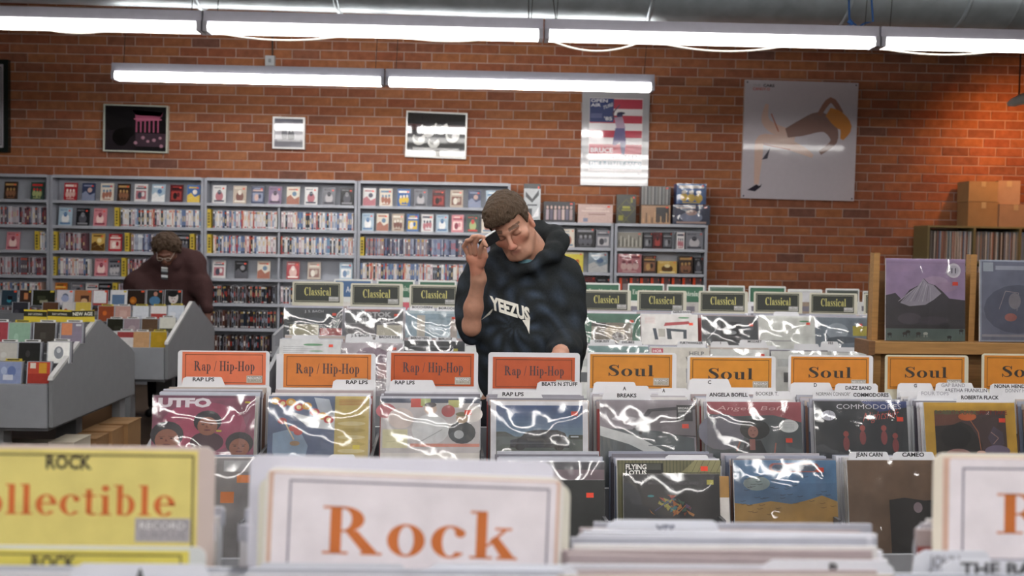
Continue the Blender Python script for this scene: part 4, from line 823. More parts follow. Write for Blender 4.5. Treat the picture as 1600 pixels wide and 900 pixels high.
for x0, x1, y0, c, kd, d in [(522, 582, 436, '4a6a94', k_jazz, 'blue header card peeping up between the first two Classical cards'), (589, 648, 437, '3c6c54', k_easy, 'green header card behind the second and third Classical cards'), (654, 713, 438, '3c6c54', k_easy, 'green header card just left of the man, behind the third Classical card'), (722, 780, 439, '3c6c54', k_easy, 'green header card mostly behind the man’s sleeve'),
      (913, 969, 442, '3c6c54', k_easy, 'green Easy Listening header card, nearest right of the young man'), (981, 1038, 443, '3c6c54', k_easy, 'green Easy Listening header card, second right of the man'), (1042, 1101, 445, '3c6c54', k_easy, 'green Easy Listening header card, third right of the man'), (1107, 1164, 446, '4c6c5c', k_blank, 'plain green header card behind the third Classical card right of the man'), (1170, 1228, 447, '3c6c54', k_easy, 'green Easy Listening header card, rightmost'), (1231, 1285, 452, 'c8c8cc', k_blank, 'white header card behind the fourth and fifth Classical cards'), (1290, 1343, 451, '3c4440', k_blank, 'dark header card behind the last full Classical card'), (1348, 1400, 455, '3c4440', k_blank, 'dark header card beside the wooden rack, far row')]:
    signcard(x0, x1, y0, 7.6, SC, kd, c, d, 'header cards of the far row', (.04, .05, .04, .42), card='dcdedc', h=.4)
tray_bin('record_bin', 'far grey record bin behind the classical bin', SC, 7.3, hx(445, 7.3), hx(1420, 7.3), [], .5, [(-.3, .5, .80, .04)], 'grey', back=.2)
for i, cx in enumerate((552, 618, 685, 940, 1010, 1072, 1136, 1200, 1258, 1316, 1372)):
    lp(f'record of the far row seen between the Classical cards, {ORD[i] if i < 12 else ""} from the left', a_plain(['c8c4c0', 'b84858', 'd0d0d4', '8c8c94', 'd8d4cc', 'a8a4a0', 'c4b8b0', 'd8d8dc', '8c7c6c', '4c6878', 'c8c8c8'][i], ('rect', .1, .1, .9, .4, 'a09aa4'), ('rect', .1, .78, .7, .9, '6c6874')), at(cx, 472, 7.45, SC), SC, group='records of the far row')
def a_bach(a): a.rect(0, 0, 1, 1, '343a42').text('J. S. BACH', .35, .84, .32, .08, 'b8bcc4', 0).rect(.62, .0, 1, .30, 'a03c3c').rect(.1, .0, .6, .42, 'a8a48c').rect(.05, .45, .6, .5, '545c60').ell(.5, .58, .2, .08, '4a525c')
def a_bart(a): a.rect(0, 0, 1, 1, '58585e').text('BARTOK', .2, .76, .6, .15, 'b8b8bc', .05).text('HILLIARD', .18, .56, .68, .15, 'b8b8bc', .05).rect(.33, .93, .6, 1, 'a04848').rect(0, .5, 1, .52, '8c8c90').rect(.02, 0, .52, .47, '6c686c').rect(.55, 0, .98, .47, 'bcb8a8')
def a_cols(a): a.rect(0, 0, 1, 1, '98aebc').rect(.2, .0, .34, .85, 'c4beb4').rect(.78, .0, .9, .8, 'c0b4ac').rect(.4, .3, .72, .7, 'a8bcc8').rect(0, .9, 1, 1, 'b4c4cc')
def a_grn(a): a.rect(0, 0, 1, 1, '4c7c68').rect(.14, .0, .86, .68, '8c8478').ell(.55, .35, .18, .25, 'b8a890').ell(.6, .2, .1, .15, '5c5450').rect(.14, .55, .4, .68, '605c5c')
def a_wht(a):
    a.rect(0, 0, 1, 1, 'd4d2d0').poly([(.4, .58), (.86, .66), (.84, .76), (.42, .70)], 'a8484c').poly([(.2, .5), (.26, .5), (.3, .1), (.24, .1)], '3c4450').poly([(.44, .5), (.8, .46), (.8, .14), (.74, .14), (.74, .38), (.52, .4), (.54, .12), (.46, .12)], '3c444c').rect(.3, .2, .42, .48, 'a8a49c').ell(.75, .88, .1, .03, '5c9068')
    for k in range(5): a.rect(.06, .68+k*.05, .24, .69+k*.05, 'c89494')
def a_swirl(a): a.rect(0, 0, 1, 1, '50545a').rect(.34, .1, .7, .8, '303238').ell(.5, .42, .12, .08, 'a0a4a8').line([(.1, .2), (.25, .5), (.15, .8)], .012, 'b4b8bc').ell(.82, .6, .1, .12, '6c7078')
def a_w2(a): a.rect(0, 0, 1, 1, 'd6d8d4').ell(.82, .82, .1, .03, '5c9068').rect(.1, .1, .6, .14, 'a8a8ac')
def a_yl(a): a.rect(0, 0, 1, 1, '74808c').ell(.4, .5, .2, .3, 'a0aab4').rect(.68, .35, .96, .7, 'b8ac40').ell(.5, .2, .3, .12, '58626c')
for cx, ty, lab, af, fi, st in [(490, 481, 'dark wrapped record with a red corner, leftmost in the classical bin', a_bach, 1, (.86, .78)), (585, 484, 'dark grey record with broad outlined capitals in the classical bin', a_bart, 2, (.88, .82)), (679, 486, 'pale blue record cover with two columns, left of the man', a_cols, 3, (.84, .76)),
        (772, 487, 'record of the upper classical step behind the man’s chest', a_plain('a8a8ac'), 0, None), (864, 488, 'record of the upper classical step behind the man’s left arm', a_plain('98989c'), 0, None),
        (956, 490, 'green-bordered record right of the young man', a_grn, 1, (.85, .74)), (1046, 491, 'white record with a red bar and dark strokes', a_wht, 0, (.88, .66)), (1140, 494, 'dark grey record with white swirls in the classical bin', a_swirl, 2, (.88, .7)), (1229, 494, 'almost blank white record with a small green mark', a_w2, 4, (.88, .74)), (1316, 496, 'blue-grey record with a yellow patch, left of the wooden rack', a_yl, 1, (.82, .74)), (1404, 497, 'record mostly hidden behind the wooden rack', a_plain('b8b8bc'), 0, None)]:
    lp(lab, af, at(cx, ty, YC, SC), SC, film=fi, st=st, vis=.5)
    if not 740 < cx < 880: pile(cx, ty, YC+.03, YC+.3, SC, 5, f'record in the pile directly behind the {lab.split(" record")[0].lower()} record in the classical bin' if 0 else 'record piled behind the ' + lab.split(',')[0].replace(' in the classical bin', '').replace(' cover', ''), 'records piled in the upper classical step, column '+lab.split(' record')[0])
def a_l1(a):
    a.rect(0, 0, 1, 1, 'd0d2d4').ell(.55, .86, .16, .03, '6c9c78').ell(.6, .7, .12, .02, '8cac94')
    for k in range(7): a.rect(.06, .5+k*.05, .4+.08*(k % 3), .51+k*.05, '9a9ca4')
def a_hor(a): a.rect(0, 0, 1, 1, 'c8c4bc').rect(.03, .84, .22, .97, 'b8485c').text('HOR', .05, .87, .15, .07, 'e8d8dc', .03).text('HELP', .66, .80, .25, .10, '6c6c70', .02).text('WANTED', .60, .62, .42, .14, '54565c', .03).poly([(.68, .58), (.84, .58), (.76, .5)], '54565c').rect(.6, .1, .95, .46, '8c8c90').line([(.62, .4), (.9, .15)], .006, '3c3c40')
def a_l5(a): a.rect(0, 0, 1, 1, 'd4d6d4').rect(.1, .6, .8, .8, 'bcc0c0').ell(.88, .85, .04, .02, '60946c').rect(.2, .2, .7, .45, '5c6064').rect(.72, .1, .9, .4, '3c4044')
for cx, ty, lab, af, fi, st in [(485, 530, 'white record with green print, bottom left of the classical bin', a_l1, 0, (.84, .84)), (582, 536, 'wrapped pale mauve record in the lower classical step', a_plain('b8b0b8', ('ell', .5, .6, .3, .3, '9c8898'), ('rect', .6, .1, .95, .5, 'c0a0a4')), 2, (.86, .86)), (679, 533, 'dark record with a yellow sticker, left of the man’s elbow', a_plain('3a3e44', ('rect', .1, .84, .8, .87, '6c7078')), 3, (.85, .78, 'c8c048')),
        (742, 541, 'white record beside the man’s elbow in the lower classical step', a_plain('d4d8d8'), 0, None), (905, 548, 'white record with small print beside the man’s left side', a_l5, 0, (.35, .9)), (966, 541, 'teal wrapped record in the lower classical step', a_plain('7c9c9c', ('rect', .1, .3, .9, .7, '94acac')), 4, None), (1062, 543, 'pale record with a pink corner block and help wanted lettering', a_hor, 0, None), (1156, 546, 'white record with grey shapes in the lower classical step', a_l5, 2, (.88, .86)), (1251, 549, 'greyish white wrapped record, second from the rack in the lower step', a_l5, 4, (.86, .84)), (1338, 551, 'white record at the right end of the lower classical step', a_plain('d0d2d0', ('rect', .1, .7, .5, .76, 'b0a8a8')), 3, None)]:
    lp(lab, af, at(cx, ty, YCL, SC), SC, film=fi, st=st, wd=.30 if cx == 742 else LP, vis=.35)
    if cx != 742 and cx != 905: pile(cx, ty, YCL+.02, YCL+.19, SC, 4, 'record piled behind ' + lab.split(',')[0].replace(' in the lower classical step', ''), 'records piled in the lower classical step, column '+lab.split(' record')[0])
for cx, x0, x1, y, s, Y, tx, tw in [(679, 640, 680, 478, 'BOCCHERINI', 5.70, .1, .8), (682, 682, 718, 479, 'BORODIN', 5.69, .1, .8), (1046, 1048, 1082, 485, 'GERSHWIN', 5.7, .1, .85), (585, 540, 583, 522, 'J. S. BACH', 5.38, .2, .65), (588, 586, 629, 524, "BACH'S KIDS", 5.37, .15, .75), (679, 637, 677, 526, 'BERNSTEIN', 5.37, .12, .7), (682, 680, 716, 527, 'BERLIOZ', 5.38, .15, .6),
        (962, 921, 963, 531, 'DEBUSSY', 5.38, .2, .55), (966, 966, 1005, 532, 'DELIBES', 5.38, .15, .5), (1060, 1058, 1103, 533, 'FURTWANGLER', 5.38, .1, .8), (1144, 1110, 1140, 534, '9', 5.40, .5, .05), (1168, 1155, 1199, 531, 'MOZART', 5.42, .3, .5), (1240, 1240, 1282, 537, '', 5.4, 0, 1), (1320, 1282, 1312, 534, '103', 5.42, .4, .25), (486, 455, 500, 524, '', 5.38, 0, 1), (1230, 1208, 1250, 487, '', 5.72, 0, 1)]:
    tabcard(cx, x0, x1, y, s, Y, SC, f'small white card whose tab reads {s} in the classical bin' if len(s) > 3 else f'white tab card in the classical bin, {"marked "+s if s else "blank"}, near the {"left end" if x0 < 500 else "right" if x0 > 1230 else "middle right"}', tx=tx, tw=tw)

# ---------------- front rock bin
t = tray_bin('record_bin', 'rock record bin at the very front, closest to the camera', 0, 1.12, -.85, .95, [-.30, .05, .40], .6, [(-.28, .10, .92, .04)], 'grey')
signcard(-145, 339, 696, 1.062, 0, k_coll, 'e6d884', 'big yellow Collectible header card under ROCK lettering, bottom left', 'rock header cards', (.0, .012, .055, .42), card='d4c4c0', h=.34)
signcard(-150, 325, 853, .985, 0, k_coll2, 'dccf62', 'second yellow ROCK header card standing in front of the Collectible card', 'rock header cards', (.0, .012, .055, .40), card='d0d4d4', h=.30)
signcard(384, 863, 716, 1.068, 0, k_blank, 'd2d2e0', 'blank white card standing behind the big Rock header', 'rock header cards', (.04, .09, .04, .1), card='e2e2f0', h=.34, roll=.012)
signcard(398, 889, 752, 1.045, 0, lambda a, t_, c: a.rect(0, 0, 1, 1, 'e6e4d8'), 'e6e4d8', 'cream card edge showing right of the big Rock header', 'rock header cards', (.04, .05, .04, .1), card='e8e6da', h=.31, roll=.012)
signcard(403, 872, 738, 1.035, 0, k_rock, 'e4dce0', 'big white Rock header card with orange serif letters, bottom centre', 'rock header cards', (.012, .012, .012, .42), card='ece8e4', h=.32, roll=.025)
def k_rock2(A_, t, c): A_.rect(0, 0, 1, 1, 'd8b4a0').rr(.02, .02, .99, .99, .01, 'f0eaf0').frame(.065, .08, .965, .91, .006, '66627c').serif('Rock', .185, .32, .68, .36, 'cf7638')
signcard(1458, 1935, 711, 1.062, 0, k_rock2, 'e4dce0', 'white Rock header card cut off by the right edge', 'rock header cards', (.03, .012, .012, .36), card='ece4d4', h=.34)
EF = [eb[i] for i in (0, 1, 2, 3, 4, 7, 9)]+[eb[0], eb[2], eb[4], eb[10], eb[6]]
for cx, n, nm in ((110, 10, 'the yellow Collectible card'), (625, 10, 'the big Rock card'), (1148, 24, 'the YES card'), (1690, 10, 'the right-hand Rock card')):
    pz = 818 if cx > 200 else 806
    p = at(cx, pz, 1.145, 0)
    Y1, Y0_ = (1.15, 1.085) if n == 10 else (1.15, .92)
    for i in range(n):
        f = i/(n-1); Y = Y0_+(Y1-Y0_)*f
        o = link('record', rp.choice(EF)); place(o, Vector((hx(cx, Y)+rp.uniform(-.009, .009), Y, 1.234+rp.uniform(-.008, .006)+(.016 if n == 10 else 0))), .10, 0, LP); o.rotation_euler.y = rp.uniform(-.012, .012)
        tag(o, f'record in the front bin, one of the pile around {nm}', 'record', f'records piled around {nm}')
for i in range(6):
    for cx, nm in ((110, 'second yellow card'), (625, 'tabs under the big Rock card'), (1690, 'tabs under the right-hand Rock card')):
        o = link('record', EF[i]); place(o, Vector((hx(cx, .95), .91+i*.012, 1.232+(i % 3)*.002)), .1, 0, LP); tag(o, f'record at the front edge before the {nm}', 'record', f'records before the {nm}')
FT = dict(col='d8dbe4', h=.32)
tabcard(1160, 905, 1135, 814, 'YES', 1.13, 0, 'white card with a blurred YES tab in the front bin', tx=.42, tw=.16, ty=.42, tcol='565a74', **FT)
tabcard(1640, 1362, 1520, 818, '', 1.13, 0, 'blank bluish tab card right of the YES pile in the front bin', **FT)
tabcard(1150, 1186, 1412, 874, 'B', .985, 0, 'white card with a lone B at the bottom edge of the picture', tx=.52, tw=.07, ty=.50, **FT)
tabcard(1660, 1412, 1560, 862, 'JOHN', 1.02, 0, 'white rounded tab card half under the right-hand Rock card', tx=.2, tw=.35, ty=.42, tcol='8a8a94', **FT)
tabcard(1700, 1463, 1760, 877, 'THE BAND', .985, 0, 'white card whose tab reads THE BAND, under the right-hand Rock header', tx=.12, tw=.55, ty=.52, **FT)
tabcard(630, 388, 650, 881, '', .985, 0, 'blank white tab card under the left half of the big Rock header', **FT)
tabcard(650, 660, 910, 880, '', .975, 0, 'blank white tab card under the right half of the big Rock header', **FT)
tabcard(100, 105, 345, 880, 'A', .955, 0, 'white card with a lone A at the bottom left', tx=.45, tw=.07, ty=.45, **FT)

# ---------------- wooden rack with display records
YW = 3.78
x0 = hx(1371, YW, SR); z0 = at(1450, 533, YW, SR).z; zt = at(1371, 399, YW, SR).z
wr = thing('wooden_display_rack', 'wooden rack behind the soul records, holding records at eye level', 'rack', (x0, YW+SR*x0, 0), (0, 0, math.atan(SR)))
wc = '98703f'
xs1 = hx(1524, YW, SR)-x0
for x in (0, xs1, 2*xs1): MB().box(x, .03, z0-.02, x+.024, .065, zt+.01, wc).build('upright', WOOD, wr)
MB().box(.0, .0, 0, .026, .07, z0-.045, wc).build('side_panel', WOOD, wr)
MB().box(-.02, -.045, z0-.045, 2*xs1+.1, .08, z0-.002, '9c7444').build('shelf', WOOD, wr)
MB().box(-.045, -.05, z0-.05, -.02, .08, z0+.002, '6c4a2c').build('shelf_end', WOOD, wr)
MB().box(.026, .02, 0, 2*xs1+.1, .04, z0-.05, '7c5832').build('front_panel', WOOD, wr)
MB().box(.0, .066, z0-.05, 2*xs1+.1, .074, zt-.06, '6c4c2c').build('back_panel', WOOD, wr)
def a_mtn(a):
    a.rect(0, 0, 1, 1, 'a08aac').ell(.2, .88, .18, .04, 'a48cac').ell(.62, .72, .16, .07, 'b09ab4').ell(.75, .66, .15, .06, 'a890ac').rect(0, .94, 1, .96, '9c84a4')
    a.poly([(0, .55), (.12, .58), (.2, .50), (.3, .62), (.42, .68), (.48, .76), (.54, .70), (.62, .68), (.72, .60), (.8, .52), (1, .50), (1, .15), (0, .15)], '3a363e')
    a.poly([(.18, .46), (.28, .58), (.40, .66), (.47, .76), (.53, .70), (.60, .68), (.70, .58), (.6, .5), (.5, .44), (.3, .42)], 'a09aa8')
    for k in range(9): a.line([(.47+(k-4)*.022, .73-abs(k-4)*.02), (.36+(k-4)*.05, .48)], .004, ('dcd8e0', '5c5864', 'c0bcc8')[k % 3])
    a.ell(.3, .27, .15, .07, '4c4650').ell(.6, .25, .2, .05, '443e48').rect(0, 0, 1, .16, '5c6c68').rect(0, .15, 1, .19, '342f36')
    for x, y, c in ((.05, .08, '2c2a2c'), (.24, .09, '3c3634'), (.28, .11, '2c2828'), (.41, .09, '34302e'), (.5, .09, 'b8bcb4'), (.8, .05, '26262a'), (.95, .13, '2c2c2c')): a.ell(x, y, .03, .018, c).rect(x-.022, y-.045, x-.014, y, c).rect(x+.014, y-.045, x+.022, y, c)
    a.ell(.85, .86, .09, .09, 'd8d4dc', 24).ell(.85, .86, .065, .065, 'c0bcc8', 20).text('11', .82, .83, .06, .06, '54505c', .03)
p = at(1450, 399, YW, SR); p.z = z0+.315*.99+.001
lp('purple record cover with a grey mountain and grazing horses, in the wooden rack', a_mtn, p+Vector((0, .02, .002)), SR, t=.06, film=3, st=(.87, .70), th=.006)
def a_g2(a): a.rect(0, 0, 1, 1, '74788c').rect(.04, .86, .17, .97, 'a8b0bc').rect(.2, .88, 1, .93, 'a4a8b8').ell(.5, .4, .45, .3, '5c6074').line([(.25, .4), (.33, .62), (.5, .6), (.48, .38)], .006, 'b4a4a4').ell(.4, .3, .08, .05, 'a86860').rect(.03, .06, 1, .09, 'a09ca4').ell(.45, .5, .08, .1, '8c8890').frame(0, 0, 1, 1, .02, '9ca4b4')
p = at(1596, 399, YW, SR); p.z = z0+.315*.99+.001
lp('greyish blue wrapped record in the wooden rack, cut off by the right edge', a_g2, p+Vector((0, .02, .002)), SR, t=.06, film=4, wd=.31)

# ---------------- grey cd racks at left
XP = -2.34
def gondola(Y0, label, dep=1.3):
    t = thing('cd_rack', label, 'disc rack', (XP, Y0, 0)); g = '7a7c80'; L = 4.5; pk = dep/2
    prof = [(0, .52), (.0, .79), (pk-.03, 1.055), (pk+.04, 1.06), (dep-.06, .83), (dep, .79), (dep, .52)]
    for x in (-.022, -L): MB().prism(prof, x, x+.022, g).build('end_panel', PAINT, t)
    MB().prism([(-.012, .78), (.0, .80), (pk-.03, 1.066), (pk-.03, 1.05), (.004, .78)], -.024, .002, 'b8b8b8').build('edge_trim', PAINT, t)
    MB().box(-L+.02, -.02, .52, -.026, .0, .755, '8e9197').build('front_panel', PAINT, t); MB().box(-L+.02, dep, .52, -.026, dep+.02, .755, '8e9197').build('back_panel', PAINT, t)
    for k in range(4):
        MB().box(-L+.02, .02+k*.155, .54, -.026, .165+k*.155, .735+k*.075, '6c6e72').build('step', PAINT, t); MB().box(-L+.02, dep-.165-k*.155, .54, -.026, dep-.02-k*.155, .735+k*.075, '6c6e72').build('step', PAINT, t)
    MB().box(-L+.02, .0, .50, -.026, dep, .53, '5c5e62').build('deck', PAINT, t)
    for x in (-.42, -2.2, -L+.1):
        for y in (.05, dep-.25): MB().box(x, y, 0, x+.13, y+.1, .5, g).build('leg', PAINT, t)
    MB().box(-.10, dep-.14, 0, -.05, dep-.04, .51, g).build('corner_post', PAINT, t)
    return t
G1, G2 = 5.6, 7.62
gondola(G1, 'nearer grey steel rack of discs with a sloping end panel, at left'); gondola(G2, 'farther grey steel rack of discs, in front of the bending shopper')
def cd_obj(px, py, Y, arts, label, wd=.128, ht=.122, tab=None, behind=2, grp='discs'):
    q = MB(); q.box(-wd/2, 0, 0, wd/2, .010, ht, 'a8acb4'); a = Art(q, -wd/2+.006, .002, wd-.008, ht-.004, -.0003); arts(a)
    o = q.build('compact_disc', GLOSSY); p = at(px, py, Y); place(o, p, .12, 0, ht); tag(o, label, 'disc', grp)
    for k in range(behind):
        d = link('compact_disc', cdb[k % 3]); place(d, p+Vector((rp.uniform(-.002, .002), .016+k*.016, .001)), .12, 0, .122); tag(d, 'disc behind '+label, 'disc', 'discs behind '+label[:24])
    if tab:
        q = MB().box(-.06, 0, 0, .06, .001, .125, tab).box(-.045, 0, .125, .045, .001, .138, tab); b = Art(q, -.045, .125, .09, .013, -.0003); b.rect(.1, .25, .85, .75, '34322c')
        d = q.build('divider_card', CARD); place(d, p+Vector((0, .012+behind*.016, .012)), .1, 0, .138); tag(d, ('yellow' if tab == 'c8b43c' else 'white')+' card behind '+label, 'divider', 'index cards in the disc racks')
cdb = [MB().box(-.064, 0, 0, .064, .009, .12, c).mesh('compact_disc', GLOSSY) for c in ('9c9ca4', '5c5c64', 'c4c4c8')]
def pat(bg, *cs):
    def f(a):
        a.rect(0, 0, 1, 1, bg); r = random.Random(len(bg)+int(bg, 16))
        for c in cs: x, y = r.uniform(.2, .6), r.uniform(.2, .6); (a.ell(x, y, r.uniform(.1, .25), r.uniform(.1, .25), c) if r.random() < .5 else a.rect(x-.15, y-.15, x+r.uniform(.1, .4), y+r.uniform(.05, .3), c))
    return f
WT, YT = 'd4d4d4', 'c8b43c'
for px, py, Y, f, d, tb in [(-62, 563, 5.66, pat('8c9ca8'), 'grey disc beyond the left edge, front row', WT), (-22, 564, 5.66, pat('b8b4a0'), 'disc beyond the left edge, front row', None), (16, 565, 5.66, pat('8c98bc', 'a8b4d0', '6c7cac', 'c8ccd8'), 'blue patterned disc in the front row of the nearer rack', YT), (61, 565, 5.66, lambda a: a.rect(0, 0, 1, 1, 'a03c34').rect(0, .45, 1, 1, 'b84c3c').rect(.5, .48, .85, .95, 'c89438').rect(.1, .7, .35, .95, 'd8d0c4'), 'red disc with an orange square in the front row', None),
      (10, 535, 5.82, pat('bcbab4', 'c8c8c4'), 'pale disc in the second row of the nearer rack', WT), (46, 535, 5.82, pat('2c2c2c', '3c3c3c'), 'black disc in the second row of the nearer rack', WT), (92, 534, 5.82, lambda a: a.rect(0, 0, 1, 1, 'f0f0ee').ell(.5, .5, .22, .3, '8c9098').ell(.5, .6, .1, .12, 'c4c8cc'), 'bright white disc at the end of the second row', WT),
      (-4, 503, 5.98, pat('a04850', '8c3c44'), 'red disc at the left edge in the third row', WT), (31, 504, 5.98, pat('8cac98', '9cbca8'), 'pale green disc in the third row of the nearer rack', YT), (70, 504, 5.98, pat('403c38', '4c4844'), 'dark disc in the third row of the nearer rack', WT), (112, 504, 5.98, lambda a: a.rect(0, 0, 1, 1, '847c8c').rect(.02, .4, .52, .98, 'c88460').rect(.7, .85, .95, .95, 'c4c4cc'), 'mauve disc with an orange square in the third row', WT)]:
    cd_obj(px, py, Y, f, d, tab=tb, grp='front discs of the nearer rack')
for x0, x1, y0, s, d in [(37, 73, 484, '', 'yellow header card with a black band, left one on the nearer rack'), (74, 112, 484, '', 'yellow header card with a black band, middle one on the nearer rack'), (112, 148, 485, 'NEW AGE', 'yellow header card reading NEW AGE, tilted, on the nearer rack')]:
    p, w_, h = rectpx(x0, y0, x1, 503, 6.16); q = MB().box(-w_/2, 0, 0, w_/2, .0015, h, 'ccb83c'); a = Art(q, -w_/2, 0, w_, h, -.0004); a.rect(0, .45, 1, .86 if not s else .97, '2c2c24')
    a.text(s or 'EASY LISTENING', .06 if s else .2, .56, .86 if s else .6, .28 if s else .16, 'dcdcd0', .03 if s else .01); o = q.build('header_card', CARD); o.location = p; o.rotation_euler.y = -.03 if s else .02; tag(o, d, 'sign', 'yellow header cards on the disc rack')
for px, w_, f, d in [(15, 26, pat('2c3c48', '3c8ca0', '1c1c24'), 'teal and black disc'), (40, 20, pat('3a2c28', 'b87850'), 'dark disc with a copper square'), (69, 36, pat('26281f', '8c8c74', '3c4030'), 'wide black disc with a small pale label'), (102, 26, pat('c8c4cc', '6c7488', '98a0c0'), 'white-edged disc with a blue photo'), (130, 28, pat('a06c48', '4c342c', 'c8a078'), 'brown and orange disc'), (157, 25, lambda a: a.rect(0, 0, 1, 1, '9c3c38').rect(.04, .15, .9, .97, 'd8d8dc'), 'white disc with a red edge'), (186, 27, lambda a: a.rect(0, 0, 1, 1, 'd0d0d4').rect(.08, .05, .85, .7, '5c7494'), 'white disc with a blue sea picture'),
      (213, 29, pat('2c211c', 'a05c20', 'b87830'), 'dark disc with orange spots'), (242, 26, lambda a: a.rect(0, 0, 1, 1, '2c2c2c').ell(.5, .3, .35, .3, '4c7498').ell(.55, .75, .13, .15, 'b08070'), 'dark disc with a figure in blue'), (271, 27, lambda a: a.rect(0, 0, 1, 1, '2a2a2c').ell(.5, .5, .3, .4, 'c4bcbc').ell(.45, .75, .3, .2, '1c1c1e').ell(.42, .45, .04, .03, '2a2a2a').ell(.58, .45, .04, .03, '2a2a2a').ell(.5, .25, .06, .03, '843c40'), 'black disc with a pale face')]:
    def ff(a, f=f): f(a); a.rect(.78, .86, .95, .97, random.choice(['e05838', 'c8b43c', 'e05838']))
    cd_obj(px, 453, 8.27, ff, d+' on the top ledge of the farther rack', wd=w_/193*.98, ht=.126, behind=0, grp='discs on the top ledge of the farther rack')
for px, py, Y, f, d, tb in [(32, 472, 8.12, pat('34343c', '2c2c34', '44444c'), 'wide dark disc set behind the yellow header cards', None), (79, 472, 8.12, pat('5c4030', 'a06428'), 'brown disc behind the yellow header cards', None), (110, 472, 8.12, pat('c8c4c4', 'b84848'), 'white disc with a red patch behind the NEW AGE card', None), (130, 472, 8.10, pat('c8b050', 'd8d0a0'), 'yellow disc behind the NEW AGE card', None),
      (166, 478, 8.08, pat('8c4830', 'c86830'), 'orange disc at the left of the third row, farther rack', YT), (192, 478, 8.08, pat('b8948c', 'c4a49c'), 'dusty pink disc in the third row of the farther rack', WT), (220, 478, 8.08, pat('ccd0d8', 'b8bcc8'), 'white disc in the third row of the farther rack', YT), (248, 478, 8.08, lambda a: a.rect(0, 0, 1, 1, 'd8d4d4').rect(0, .05, 1, .5, 'a04440'), 'white and red disc in the third row of the farther rack', YT), (275, 477, 8.08, pat('c4ccd8', 'd4d8e0'), 'pale blue disc at the right end of the third row, farther rack', YT),
      (180, 498, 7.92, pat('282820', '34342c'), 'black disc in the second row of the farther rack', WT), (206, 498, 7.92, pat('94848c', 'a8989c'), 'lilac grey disc in the second row of the farther rack', WT), (234, 498, 7.92, pat('5c4838', '6c5840'), 'brown disc in the second row of the farther rack', WT), (262, 496, 7.92, lambda a: a.rect(0, 0, 1, 1, 'd0d0c8').rect(0, 0, 1, .3, '4c4c44'), 'white and dark disc at the end of the second row, farther rack', WT),
      (172, 517, 7.74, pat('c4c8c8', 'a8a8ac'), 'white disc behind the peak of the nearer rack', None), (196, 517, 7.74, lambda a: a.rect(0, 0, 1, 1, 'd0cccc').rect(0, .6, 1, .95, '9c4444'), 'white disc with a red bar, front row of the farther rack', WT), (221, 518, 7.74, pat('c09870', 'c8a078'), 'tan disc in the front row of the farther rack', WT), (248, 518, 7.74, pat('b09028', 'b8942c'), 'gold disc in the front row of the farther rack', YT)]:
    cd_obj(px, py, Y, f, d, tab=tb, behind=1, grp='front discs of the farther rack')
# boxes stored under the racks
def floorbox(x, y, w_, d_, h, col, label, z=0):
    t = thing('cardboard_box', label, 'box', (x, y, z)); MB().box(-w_/2, 0, 0, w_/2, d_, h, col).build('carton', BOARD, t)
    MB().box(-w_/2-.003, -.003, h, w_/2+.003, d_/2-.003, h+.006, col).box(-w_/2-.003, d_/2+.003, h, w_/2+.003, d_+.003, h+.006, col).build('flap', BOARD, t)
for i, (px, Y, w_, h, c, d) in enumerate([(30, 5.82, .5, .36, 'a8a090', 'pale long box on the floor under the near rack’s front edge'), (96, 5.78, .14, .40, 'b0a898', 'narrow pale box beside the leg under the near rack'), (128, 6.1, .17, .36, '8a6844', 'first brown carton in the row under the near rack'), (152, 6.3, .18, .37, '94704a', 'second brown carton in the row under the near rack'), (178, 6.5, .18, .38, '8c6a44', 'third brown carton in the row under the near rack'), (150, 7.8, .3, .4, '6c5038', 'dark brown carton under the farther rack')]):
    floorbox(hx(px, Y), Y, w_, .24, h, c, d)
floorbox(-2.9, 5.8, .34, .3, .08, 'b8b0a4', 'flat pale box lying on top of the narrow one under the near rack', .41) if 0 else None
